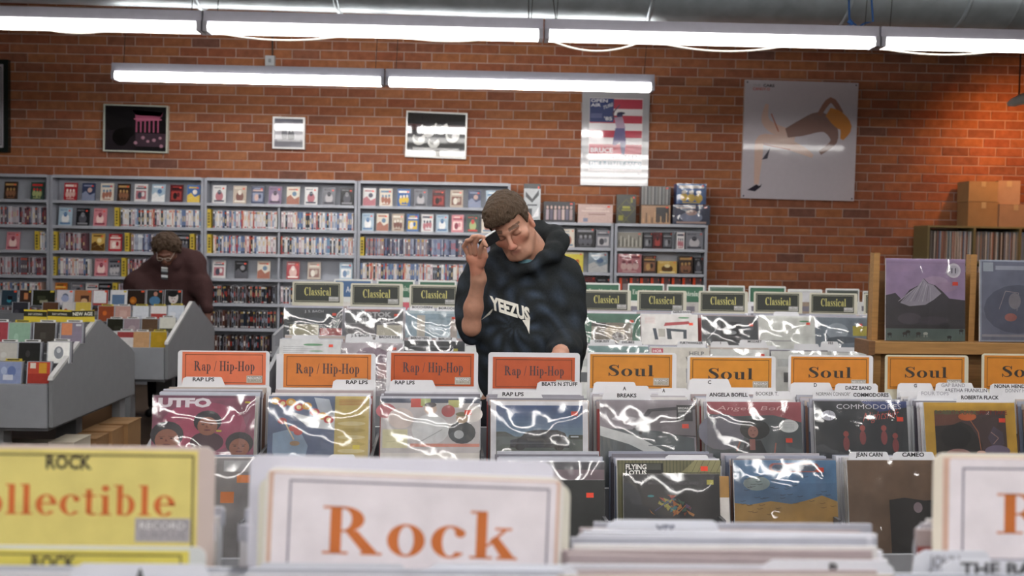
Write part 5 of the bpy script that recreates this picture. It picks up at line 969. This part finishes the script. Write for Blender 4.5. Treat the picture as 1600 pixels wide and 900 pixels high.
# ================================================================ PEOPLE (bodies grown as one smooth surface from a distance field)
def axis(*segs):
    out = []
    for a, b, h in segs: n = max(1, int(round((b-a)/h))); out += list(np.linspace(a, b, n, endpoint=False))
    return np.array(out+[segs[-1][1]], np.float32)
class Field:
    def __init__(s, X, Y, Z): s.A = (X, Y, Z); s.v = np.full((len(X), len(Y), len(Z)), .5, np.float32)
    def put(s, fn, lo, hi, k=.02, op='u'):
        m_ = k+.03; sl_ = []
        for a, l, h in zip(s.A, lo, hi):
            i, j = np.searchsorted(a, l-m_), np.searchsorted(a, h+m_)
            if j <= i: return
            sl_.append(slice(i, j))
        g = np.meshgrid(*[a[q] for a, q in zip(s.A, sl_)], indexing='ij'); d = fn(*g).astype(np.float32); sl_ = tuple(sl_); v = s.v[sl_]
        if op == 'u':
            h = np.maximum(k-np.abs(v-d), 0)/k; s.v[sl_] = np.minimum(v, d)-h*h*k*.25
        elif op == 's':
            d = -d; h = np.maximum(k-np.abs(v-d), 0)/k; s.v[sl_] = np.maximum(v, d)+h*h*k*.25
    def cap(s, a, b, ra, rb=None, k=.02, op='u'):
        a, b = np.array(a, float), np.array(b, float); rb = ra if rb is None else rb; ab = b-a; l2 = max(ab @ ab, 1e-9)
        def f(x, y, z):
            t = np.clip(((x-a[0])*ab[0]+(y-a[1])*ab[1]+(z-a[2])*ab[2])/l2, 0, 1)
            return np.sqrt((x-a[0]-t*ab[0])**2+(y-a[1]-t*ab[1])**2+(z-a[2]-t*ab[2])**2)-(ra+(rb-ra)*t)
        r = max(ra, rb); s.put(f, np.minimum(a, b)-r, np.maximum(a, b)+r, k, op); return s
    def chain(s, pts, rs, k=.02):
        for i in range(len(pts)-1): s.cap(pts[i], pts[i+1], rs[i], rs[i+1], k)
        return s
    def ell(s, c, r, R=None, k=.02, op='u', bump=None):
        c = np.array(c, float); R = np.eye(3) if R is None else np.array(R); m_ = max(r)
        def f(x, y, z):
            x, y, z = x-c[0], y-c[1], z-c[2]
            u = R[0, 0]*x+R[1, 0]*y+R[2, 0]*z; v = R[0, 1]*x+R[1, 1]*y+R[2, 1]*z; w_ = R[0, 2]*x+R[1, 2]*y+R[2, 2]*z
            k0 = np.sqrt((u/r[0])**2+(v/r[1])**2+(w_/r[2])**2); k1 = np.sqrt((u/r[0]**2)**2+(v/r[1]**2)**2+(w_/r[2]**2)**2)+1e-6
            d = k0*(k0-1)/k1
            return d if bump is None else d+bump(u, v, w_)
        s.put(f, c-m_, c+m_, k, op); return s
    def mesh(s, name, material, colf):
        v = s.v; X, Y, Z = s.A; ins = v < 0
        c = [ins[i:i+ins.shape[0]-1, j:j+ins.shape[1]-1, k:k+ins.shape[2]-1] for i in (0, 1) for j in (0, 1) for k in (0, 1)]
        tot = sum(q.astype(np.int8) for q in c); cell = np.argwhere((tot > 0) & (tot < 8)); idx = -np.ones(tot.shape, np.int64); idx[tuple(cell.T)] = np.arange(len(cell))
        P = np.zeros((len(cell), 3)); N = np.zeros(len(cell)); G = (X, Y, Z)
        for a in range(3):
            o1, o2 = [q for q in range(3) if q != a]
            for i in (0, 1):
                for j in (0, 1):
                    p0 = cell.copy(); p0[:, o1] += i; p0[:, o2] += j; p1 = p0.copy(); p1[:, a] += 1
                    f0, f1 = v[tuple(p0.T)], v[tuple(p1.T)]; mk = (f0 < 0) != (f1 < 0); t = np.where(mk, f0/np.where(mk, f0-f1, 1), 0)
                    q = np.stack([G[d][p0[:, d]] for d in range(3)], 1).astype(float); q[:, a] += t*(G[a][p1[:, a]]-G[a][p0[:, a]])
                    P[mk] += q[mk]; N[mk] += 1
        P /= N[:, None]; F = []
        for a in range(3):
            o1, o2 = (a+1) % 3, (a+2) % 3; sl0 = [slice(None)]*3; sl1 = [slice(None)]*3; sl0[a] = slice(0, -1); sl1[a] = slice(1, None)
            ch = ins[tuple(sl0)] != ins[tuple(sl1)]; e = np.argwhere(ch); ok = (e[:, o1] > 0) & (e[:, o2] > 0) & (e[:, o1] < tot.shape[o1]) & (e[:, o2] < tot.shape[o2]); e = e[ok]
            q = []
            for d1, d2 in ((0, 0), (1, 0), (1, 1), (0, 1)):
                c_ = e.copy(); c_[:, o1] -= d1; c_[:, o2] -= d2; q.append(idx[tuple(c_.T)])
            q = np.stack(q, 1); fl = ins[tuple(e.T)]; q[~fl] = q[~fl][:, ::-1]; F.append(q[:, ::-1] if 0 else q)
        F = np.concatenate(F)[:, ::-1]
        me = bpy.data.meshes.new(name); me.from_pydata(P.tolist(), [], F.tolist())
        # make sure faces point outwards
        pl = me.polygons[0]; 
        col = np.ones((len(P), 4), np.float32); col[:, :3] = colf(P)
        ca = me.color_attributes.new('Col', 'FLOAT_COLOR', 'POINT'); ca.data.foreach_set('color', col.ravel())
        me.polygons.foreach_set('use_smooth', [True]*len(me.polygons)); me.materials.append(material); me.update(); return me
def vn(P, s=1.0):
    x, y, z = P; return (np.sin(x*s*1.0+1.3*np.sin(y*s*.9+z*s*.6))+np.sin(y*s*1.3+1.7*np.sin(z*s*.8))+np.sin(z*s*1.1+1.1*np.sin(x*s*1.2)))/3
def fixn(me):
    import bmesh
    b = bmesh.new(); b.from_mesh(me); bmesh.ops.recalc_face_normals(b, faces=b.faces); b.to_mesh(me); b.free()
A3 = lambda p: np.array(tuple(p))
# ---------------------------------------------------------------- the young man
man = thing('person', 'young man in a dark tie-dye hooded sweatshirt looking down, right hand raised beside his head', 'person', (at(820, 500, 4.0).x, 4.05, 0), group=None)
ML = man.location.copy()
def W(px, py, Y): return A3(at(px, py, Y)-ML)
HCn = W(799, 352, 3.95)
Rh = np.array((Matrix.Rotation(math.radians(-19), 3, 'Z') @ Matrix.Rotation(math.radians(-20), 3, 'Y') @ Matrix.Rotation(math.radians(31), 3, 'X')))
HS = 1.0
def H(x, y, z): return HCn + Rh @ (np.array((x, y, z))*HS)
def he(F, c, r, **kw): F.ell(H(*c), [q*HS for q in r], Rh, **kw)
hx_ = [HCn[0]-.13, HCn[0]+.13]; lo_x = W(722, 400, 3.85)[0]-.02
X = axis((-.34, lo_x, .012), (lo_x, hx_[1], .0036), (hx_[1], .42, .012)); Yx = axis((-.45, .16, .0042), (.16, .24, .012))
ztop = 1.86; Z = axis((-.0, 1.2, .014), (1.2, 1.36, .008), (1.36, ztop, .0036))
B = Field(X, Yx, Z)
# head
he(B, (0, .012, .035), (.074, .095, .090)); he(B, (0, -.02, -.035), (.062, .072, .075), k=.03); he(B, (0, -.045, -.075), (.044, .045, .038), k=.03)
B.cap(H(-.028, -.072, -.093), H(.028, -.072, -.093), .016, k=.025); B.cap(H(0, -.086, -.098), H(0, -.084, -.094), .015, k=.02)
for s in (-1, 1):
    B.cap(H(s*.058, .0, -.055), H(s*.028, -.066, -.093), .016, .014, k=.025)      # jaw
    he(B, (s*.046, -.062, -.022), (.022, .02, .018), k=.025)                          # cheekbone
    he(B, (s*.031, -.096, .003), (.019, .013, .012), k=.014, op='s')                 # socket
    he(B, (s*.031, -.0785, .001), (.0165, .0125, .0125), k=.004)                     # lidded eye
    he(B, (s*.010, -.110, -.040), (.009, .010, .008), k=.008)                       # nostril wing
    B.cap(H(s*.012, -.094, .021), H(s*.046, -.082, .024), .010, .007, k=.014)      # brow
    he(B, (s*.076, .012, -.008), (.009, .020, .032), k=.008); he(B, (s*.083, .012, -.004), (.006, .012, .021), k=.006, op='s'); he(B, (s*.078, .008, -.034), (.007, .010, .010), k=.006)
B.cap(H(0, -.094, .016), H(0, -.119, -.032), .0085, .0105, k=.014); he(B, (0, -.118, -.036), (.012, .012, .0095), k=.008)
B.cap(H(-.016, -.0945, -.062), H(.016, -.0945, -.062), .0055, k=.006); B.cap(H(-.013, -.094, -.0735), H(.013, -.094, -.0735), .0070, k=.006); B.cap(H(-.018, -.1025, -.0675), H(.018, -.1025, -.0675), .0022, k=.003, op='s')
neck0 = W(826, 392, 4.02); chest = W(824, 440, 4.07)
B.cap(H(.005, .035, -.055), neck0, .056, .058, k=.03); B.cap(neck0, chest, .058, .10, k=.05)
# torso core, legs, kept inside the clothes
S1, S2 = W(755, 428, 4.07), W(880, 432, 4.07)
B.cap(S1, S2, .05, k=.05); B.cap(chest, (0.0, .0, .98), .11, .12, k=.05)
for s in (-1, 1): B.chain([(s*.09, 0, .92), (s*.10, -.01, .5), (s*.11, .02, .08)], [.08, .055, .038])
# right arm (image left), raised
E1, Wr = W(737, 511, 3.90), W(748, 436, 3.84)
B.cap(S1, W(729, 490, 4.0), .044, .038); B.cap(W(729, 490, 4.0), E1, .036, .030, k=.02); B.chain([E1, (E1*.6+Wr*.4)+np.array((-.004, 0, 0)), Wr], [.030, .032, .0245], k=.03)
Pm = W(743, 408, 3.83)
B.cap(Wr, Pm, .027, .026, k=.02); B.cap(W(736, 402, 3.83), W(751, 407, 3.81), .020, .017, k=.015); B.cap(W(747, 424, 3.82), W(752, 402, 3.80), .017, .013, k=.015)
hand = [[(732, 399, 3.83), (725, 385, 3.815), (730, 376, 3.79), (738, 374, 3.775)], [(737, 396, 3.815), (733, 379, 3.80), (739, 370, 3.775), (747, 369, 3.762)],
        [(743, 396, 3.80), (742, 380, 3.785), (748, 370, 3.765), (756, 371, 3.755)], [(750, 400, 3.785), (751, 388, 3.765), (756, 378, 3.75), (760, 384, 3.745)]]
for f, r in zip(hand, (.0082, .0088, .009, .0085)): B.chain([W(*p) for p in f], [r*1.15, r*1.05, r, r*.85], k=.002)
B.chain([W(752, 414, 3.80), W(758, 400, 3.785), W(757, 389, 3.775)], [.013, .0105, .009], k=.006)
# left arm down into the bin
E2, W2_ = W(886, 526, 4.0), W(876, 552, 3.70)
B.cap(S2, E2, .048, .042); B.chain([E2, W2_], [.042, .028]); HL = W(866, 566, 3.60); B.cap(W2_, HL, .028, .022)
for i in range(4): b = HL+np.array((-.026+.017*i, -.01, -.004)); B.chain([b, b+np.array((-.006, -.035, -.012)), b+np.array((-.008, -.052, -.035))], [.010, .009, .0075], k=.004)
B.chain([W2_+np.array((-.02, -.02, 0)), HL+np.array((-.045, -.01, -.01)), HL+np.array((-.05, -.035, -.03))], [.014, .011, .009], k=.006)
RhT = Rh.T
def skincol(P):
    q = (P-HCn) @ Rh/HS; c = np.tile(np.array(lin('b4846e'), np.float32), (len(P), 1)); x, y, z = q.T
    def mixc(m_, col): m_ = np.clip(m_, 0, 1)[:, None]; c[:] = c*(1-m_)+np.array(lin(col))*m_
    front = y < -.03
    mixc(.5*np.exp(-((np.abs(x)-.04)**2+(z+.03)**2)/.0005)*front, 'b86a58'); mixc(.55*np.exp(-(x**2+(z+.035)**2)/.0003)*front, 'b8685a')
    mixc(.85*np.exp(-(x**2/.0004+(z+.068)**2/.00006))*front, '9c544c')
    bx = np.abs(x); bz = .0285-.10*np.maximum(bx-.038, 0)-.04*np.maximum(.02-bx, 0)
    mixc(((np.abs(z-bz) < .0042) & (bx > .013) & (bx < .053) & front)*.85, '4c3628')
    mixc(((np.abs(z+.006+.0*bx-((bx-.031)**2)*9) < .0016) & (np.abs(bx-.031) < .016) & (y < -.06))*.8, '3a2820')
    mixc(.5*((np.abs(x) > .07) & (z < .03) & (z > -.04)), 'c07862'); mixc(.35*((z < -.05) & (z > -.11) & front), 'a8806c')
    return c
me = B.mesh('body', SKIN, skincol); fixn(me); link('body', me, man)
# hair
Hf = Field(axis((HCn[0]-.14, HCn[0]+.14, .0036)), axis((HCn[1]-.15, HCn[1]+.16, .0036)), axis((HCn[2]-.14, HCn[2]+.16, .0036)))
def hb(u, v, w_): return .003*vn((u, v, w_), 190)+.002*vn((v, w_, u), 370)
he(Hf, (0, .010, .044), (.0835, .1045, .096), k=.01, bump=hb); he(Hf, (-.012, -.052, .098), (.058, .045, .034), k=.03, bump=hb); he(Hf, (-.02, -.086, .074), (.050, .022, .022), k=.02, bump=hb)
def cut(x, y, z):
    q0, q1, q2 = x-HCn[0], y-HCn[1], z-HCn[2]; u = Rh[0, 0]*q0+Rh[1, 0]*q1+Rh[2, 0]*q2; v = Rh[0, 1]*q0+Rh[1, 1]*q1+Rh[2, 1]*q2; w_ = Rh[0, 2]*q0+Rh[1, 2]*q1+Rh[2, 2]*q2
    line = np.where(v < -.045, .056, np.where(v < -.012, .056-(v+.045)*2.6, np.where(v < .03, -.030+0*v+.03*(np.abs(v-.012) < .02), -.030-(v-.03)*.8)))
    return (w_-line+.003*np.sin(u*300))*.7
Hf.v = np.maximum(Hf.v, -cut(*np.meshgrid(*Hf.A, indexing='ij')).astype(np.float32))
me = Hf.mesh('hair', HAIR, lambda P: np.tile(np.array(lin('4f4033'), np.float32), (len(P), 1))); fixn(me); link('hair', me, man)
# hooded sweatshirt
T = Field(axis((-.36, .40, .0065)), axis((-.46, .30, .0065)), axis((.84, 1.66, .0065)))
T.ell(W(824, 462, 4.08), (.205, .135, .20), k=.05); T.ell(W(824, 520, 4.06), (.205, .145, .22), k=.08); T.ell(W(826, 580, 4.06), (.205, .15, .20), k=.08)
T.cap(W(796, 420, 4.12), S1, .065, .070, k=.05); T.cap(W(850, 414, 4.12), S2, .065, .074, k=.05)
T.chain([S1, W(741, 470, 4.03), W(736, 504, 3.97)], [.074, .062, .055], k=.05); T.ell(W(732, 484, 3.99), (.042, .05, .085), k=.03); T.ell(W(736, 520, 3.97), (.036, .045, .045), k=.03)
T.chain([S2, W(884, 480, 4.03), W(886, 530, 3.99)], [.072, .068, .068], k=.04); T.chain([W(886, 530, 3.99), W(882, 545, 3.84), W(877, 550, 3.74)], [.066, .055, .043], k=.05)
hd = [(788, 414, 3.99), (809, 424, 3.935), (830, 419, 3.92), (852, 402, 3.95), (867, 390, 3.99), (872, 380, 4.05), (862, 368, 4.12), (838, 362, 4.17), (806, 364, 4.17), (784, 380, 4.13), (778, 402, 4.04)]
hr = [.016, .014, .016, .022, .030, .034, .040, .046, .046, .040, .028]
for i in range(len(hd)): j = (i+1) % len(hd); T.cap(W(*hd[i]), W(*hd[j]), hr[i], hr[j], k=.03)
T.chain([W(872, 384, 4.03), W(860, 405, 4.0), W(835, 424, 3.95)], [.03, .026, .018], k=.02)
T.chain([W(838, 372, 4.2), W(836, 400, 4.22), W(832, 430, 4.2)], [.05, .06, .05], k=.05)
T.ell(W(809, 440, 3.985), (.05, .04, .055), k=.03)
T.cap(neck0+np.array((-.004, -.01, .10)), neck0+np.array((-.008, -.03, -.025)), .064, .045, k=.015, op='s')
T.cap(W(738, 512, 3.84), W(742, 480, 3.80), .05, .05, k=.02, op='s')
g = np.meshgrid(*T.A, indexing='ij'); T.v += (.007*vn(g, 28)+.005*vn((g[2], g[0], g[1]), 62)+.003*np.sin(g[2]*46+g[0]*38+4*g[1])).astype(np.float32)
cc = W(802, 508, 3.92)
def tie(P):
    x, z = P[:, 0]-cc[0], P[:, 2]-cc[2]; th = np.arctan2(z, x); r = np.hypot(x, z)
    f = .5+.5*np.sin(th*11+r*30+2*np.sin(r*40)); f = f*np.clip(1.1-np.abs(r-.11)/.24, 0, 1)*np.clip(r/.03, .3, 1)*(.55+.45*np.sin(P[:, 0]*70+P[:, 2]*50))
    a, b = np.array(lin('26292b')), np.array(lin('3a4452')); return (a+(b-a)*np.clip(f, 0, 1)[:, None]).astype(np.float32)
me = T.mesh('hooded_sweatshirt', CLOTH, tie); fixn(me); hood = link('hooded_sweatshirt', me, man)
tree = BVHTree.FromPolygons([v.co[:] for v in me.vertices], [p.vertices[:] for p in me.polygons])
q = MB()
def onchest(px, py):
    d = at(px, py, 3.5)-Vector((0, 0, HC)); o_ = Vector((0, 0, HC))-ML; h = tree.ray_cast(o_, d.normalized())
    return (h[0]-d.normalized()*.004) if h[0] is not None else at(px, py, 3.9)-ML
def quad2(u, v): return ((765+u*62)+(2*(1-v)), (482-v*19)+u*(20-1*v))
def refine(V, T_):
    V = list(V); out = []
    for t_ in T_:
        st = [tuple(V[i] for i in t_)]
        while st:
            a, b, c = st.pop(); e = [(math.dist(a, b), 0), (math.dist(b, c), 1), (math.dist(c, a), 2)]; L_, k = max(e)
            if L_ < .12: out.append((a, b, c))
            else:
                p_ = (a, b, c); s0, s1, s2 = p_[k], p_[(k+1) % 3], p_[(k+2) % 3]; m_ = ((s0[0]+s1[0])/2, (s0[1]+s1[1])/2); st += [(s0, m_, s2), (m_, s1, s2)]
    return out
V, T_, _ = sans_tris('YEEZUS', .05)
for tri in refine(V, T_): q.poly([onchest(*quad2(*p)) for p in tri], 'd8d6cc')
for tri in ([(770, 482), (766, 491), (752, 500)], [(772, 482), (768, 488), (764, 492)], [(816, 500), (828, 500), (822, 510)], [(821, 506), (828, 500), (827, 522)]): q.poly([onchest(*p) for p in tri], 'd8d6cc')
lt = q.build('printed_lettering', PRINT, hood)
# t-shirt, trousers, shoes
K = Field(axis((neck0[0]-.12, neck0[0]+.12, .006)), axis((neck0[1]-.12, neck0[1]+.12, .006)), axis((neck0[2]-.12, neck0[2]+.03, .006)))
K.cap(neck0+np.array((-.012, -.015, -.085)), neck0+np.array((-.010, -.026, -.052)), .035, .048)
me = K.mesh('t_shirt', CLOTH, lambda P: np.tile(np.array(lin('6c94a0'), np.float32), (len(P), 1))); fixn(me); link('t_shirt', me, man)
def trousers(col, s_=1, zt_=.98):
    L_ = Field(axis((-.3, .3, .012)), axis((-.22, .24, .012)), axis((.03, zt_+.08, .012)))
    L_.ell((0, 0, zt_-.08), (.17*s_, .12*s_, .14), k=.05)
    for s in (-1, 1): L_.chain([(s*.09, 0, zt_-.12), (s*.10, -.01, .5), (s*.11, .02, .09)], [.095*s_, .072*s_, .058*s_], k=.04)
    me = L_.mesh('trousers', CLOTH, lambda P: np.tile(np.array(lin(col), np.float32), (len(P), 1))); fixn(me); return me
link('trousers', trousers('24262c'), man)
def shoe(col):
    L_ = Field(axis((-.08, .08, .006)), axis((-.24, .12, .006)), axis((-.01, .14, .006)))
    L_.cap((0, .05, .045), (0, -.13, .035), .045, .036, k=.03); L_.cap((0, .03, .06), (0, .03, .10), .042, k=.03); L_.put(lambda x, y, z: z-0.0, (-.1, -.3, -.1), (.1, .2, .0), .004, 's')
    me = L_.mesh('shoe', PAINT, lambda P: np.tile(np.array(lin(col), np.float32), (len(P), 1))); fixn(me); return me
sm = shoe('1c1c20')
for s in (-1, 1): o = link('shoe', sm, man); o.location = (s*.11, -.02, 0)
# the phone in his hand
p0, p1 = at(749, 385, 3.80), at(778, 367, 3.90); d = (p1-p0); a = math.atan2(d.z, d.x)
ph = thing('phone', 'black phone with a bright edge held in the young man’s raised hand', 'phone', (p0+p1)/2, (math.radians(30), -a, math.radians(8)))
MB().box(-.04, -.0035, -.022, .04, .0035, .022, '1c1c1f').build('phone_body', GLOSSY, ph); MB().box(-.04, -.0045, .022, .04, .0045, .0245, 'd4d6da').build('metal_edge', PAINT, ph)

# ---------------------------------------------------------------- the bending shopper at left
YP = 9.15
wm = thing('person', 'bending shopper with curly hair, glasses and a dark maroon jumper behind the disc racks', 'person', (at(262, 450, YP).x, YP, 0)); ML = wm.location.copy()
HCn = W(260, 392, 8.98); Rh = np.array((Matrix.Rotation(math.radians(4), 3, 'Z') @ Matrix.Rotation(math.radians(38), 3, 'X')))
B = Field(axis((-.55, .55, .007)), axis((-.50, .34, .007)), axis((0, 1.2, .014), (1.2, 1.75, .006)))
he(B, (0, .012, .030), (.076, .095, .088)); he(B, (0, -.025, -.035), (.064, .070, .075), k=.03); he(B, (0, -.07, -.085), (.032, .025, .025), k=.03)
B.cap(H(0, -.092, .012), H(0, -.116, -.034), .009, .013, k=.012)
for s in (-1, 1):
    he(B, (s*.046, -.066, -.022), (.026, .022, .022), k=.025); he(B, (s*.031, -.1, .0), (.018, .012, .011), k=.012, op='s'); he(B, (s*.011, -.110, -.038), (.009, .01, .008), k=.008); he(B, (s*.078, .01, -.01), (.009, .02, .03), k=.01); B.cap(H(s*.012, -.092, .02), H(s*.045, -.082, .022), .01, .008, k=.012)
B.cap(H(-.016, -.096, -.064), H(.016, -.096, -.064), .007, k=.006); B.cap(H(-.014, -.094, -.076), H(.014, -.094, -.076), .008, k=.006)
nk = W(268, 410, 9.14); B.cap(H(0, .03, -.05), nk, .055, .06, k=.03); S1, S2 = W(240, 428, 9.2), W(300, 412, 9.2); B.cap(S1, S2, .06, k=.05); B.cap(nk, (0, .02, .95), .11, .13, k=.05)
for s in (-1, 1): B.chain([(s*.09, 0, .92), (s*.10, -.01, .5), (s*.11, .02, .08)], [.085, .06, .04])
E1, E2 = W(214, 446, 9.1), W(316, 448, 9.1); HLl, HRr = W(232, 466, 8.82), W(324, 488, 8.97)
B.chain([S1, E1, HLl], [.05, .042, .028]); B.chain([S2, E2, HRr], [.05, .042, .028])
for b0, dr in ((HLl, (0.01, -.06, -.03)), (HRr, (-.004, -.02, -.075))):
    dr = np.array(dr); sd = np.array((.019, 0, .003)); e = b0+dr*.6; B.cap(b0, e, .028, .026, k=.02)
    for i in range(4): b = e+sd*(i-1.5); B.chain([b, b+dr*.55, b+dr*.8+np.array((0, .0, -.02))], [.0115, .010, .008], k=.004)
    B.chain([b0-sd*1.6, b0-sd*2.4+dr*.6, b0-sd*2.4+dr*1.0], [.014, .012, .009], k=.006)
me = B.mesh('body', SKIN, lambda P: np.tile(np.array(lin('6c4638'), np.float32), (len(P), 1))); fixn(me); link('body', me, wm)
Hf = Field(axis((HCn[0]-.22, HCn[0]+.22, .006)), axis((HCn[1]-.2, HCn[1]+.25, .006)), axis((HCn[2]-.2, HCn[2]+.22, .006)))
rc = random.Random(2)
he(Hf, (0, .03, .05), (.098, .105, .092), k=.02)
for k in range(260):
    th, ph_ = rc.uniform(0, 6.283), rc.uniform(-.7, 1.5); v = np.array((math.cos(th)*math.cos(ph_)*.112, math.sin(th)*math.cos(ph_)*.115+.03, math.sin(ph_)*.10+.04))
    if v[1] < -.02 and v[2] < .075: continue
    a = H(*v); b = a+np.array((rc.uniform(-.025, .025), rc.uniform(-.02, .02), rc.uniform(-.03, .012))); Hf.cap(a, b, rc.uniform(.012, .02), .008, k=.006)
me = Hf.mesh('curly_hair', HAIR, lambda P: np.tile(np.array(lin('4c3c30'), np.float32), (len(P), 1))); fixn(me); link('curly_hair', me, wm)
T = Field(axis((-.58, .58, .009)), axis((-.42, .40, .009)), axis((.8, 1.66, .009)))
T.ell(W(268, 436, 9.18), (.25, .19, .20), k=.08); T.ell(W(268, 480, 9.18), (.24, .19, .30), k=.08); T.cap(W(250, 412, 9.16), S1+np.array((-.02, 0, 0)), .09, .10, k=.08); T.cap(W(280, 402, 9.18), S2, .10, .11, k=.08)
T.chain([S1, E1+np.array((0, 0, .01)), HLl+np.array((-.02, .08, .01))], [.105, .10, .07], k=.06); T.chain([S2, E2+np.array((-.01, 0, 0)), HRr+np.array((0, .0, .035))], [.11, .085, .05], k=.06)
T.chain([W(246, 408, 9.12), W(258, 418, 9.03), W(272, 415, 9.04), W(284, 400, 9.14)], [.05, .045, .045, .05], k=.04)
g = np.meshgrid(*T.A, indexing='ij'); T.v += (.006*vn(g, 24)+.004*vn((g[2], g[0], g[1]), 50)).astype(np.float32)
me = T.mesh('jumper', CLOTH, lambda P: np.tile(np.array(lin('3e2a2a'), np.float32), (len(P), 1))); fixn(me); link('jumper', me, wm)
link('trousers', trousers('2a2a30', 1.1, .95), wm)
for s in (-1, 1): o = link('shoe', sm, wm); o.location = (s*.11, -.02, 0)
q = MB()
for s in (-1, 1):
    pts = [H(s*.034+.022*math.cos(t), -.112, -.004+.016*math.sin(t)) for t in [2*math.pi*k/12 for k in range(13)]]; q.tube(pts, .0022, 'b8b0a4', 6); q.tube([H(s*.056, -.112, 0), H(s*.08, .0, .0)], .002, 'b8b0a4', 5)
q.tube([H(-.012, -.112, .002), H(.012, -.112, .002)], .0022, 'b8b0a4', 5); q.build('glasses', PAINT, wm)
me = wm.children[2].data if 0 else me
tr2 = BVHTree.FromPolygons([v.co[:] for v in me.vertices], [p.vertices[:] for p in me.polygons])
q = MB()
def fr(px, py):
    o_ = Vector((0, 0, HC))-ML; d = (at(px, py, 8)-Vector((0, 0, HC))).normalized(); h = tr2.ray_cast(o_, d); return (h[0]-d*.012) if h[0] is not None else at(px, py, 8.9)-ML
for y0, y1, c in ((417, 419.5, 'd8d8d8'), (420, 424, 'a8acb0'), (424, 427, '404448'), (429, 433, 'c8ccd0'), (433, 436, '303438')): q.poly([fr(252, y1), fr(262, y1+1), fr(262, y0+1), fr(252, y0)], c)
q.build('striped_tag', PRINT, wm)
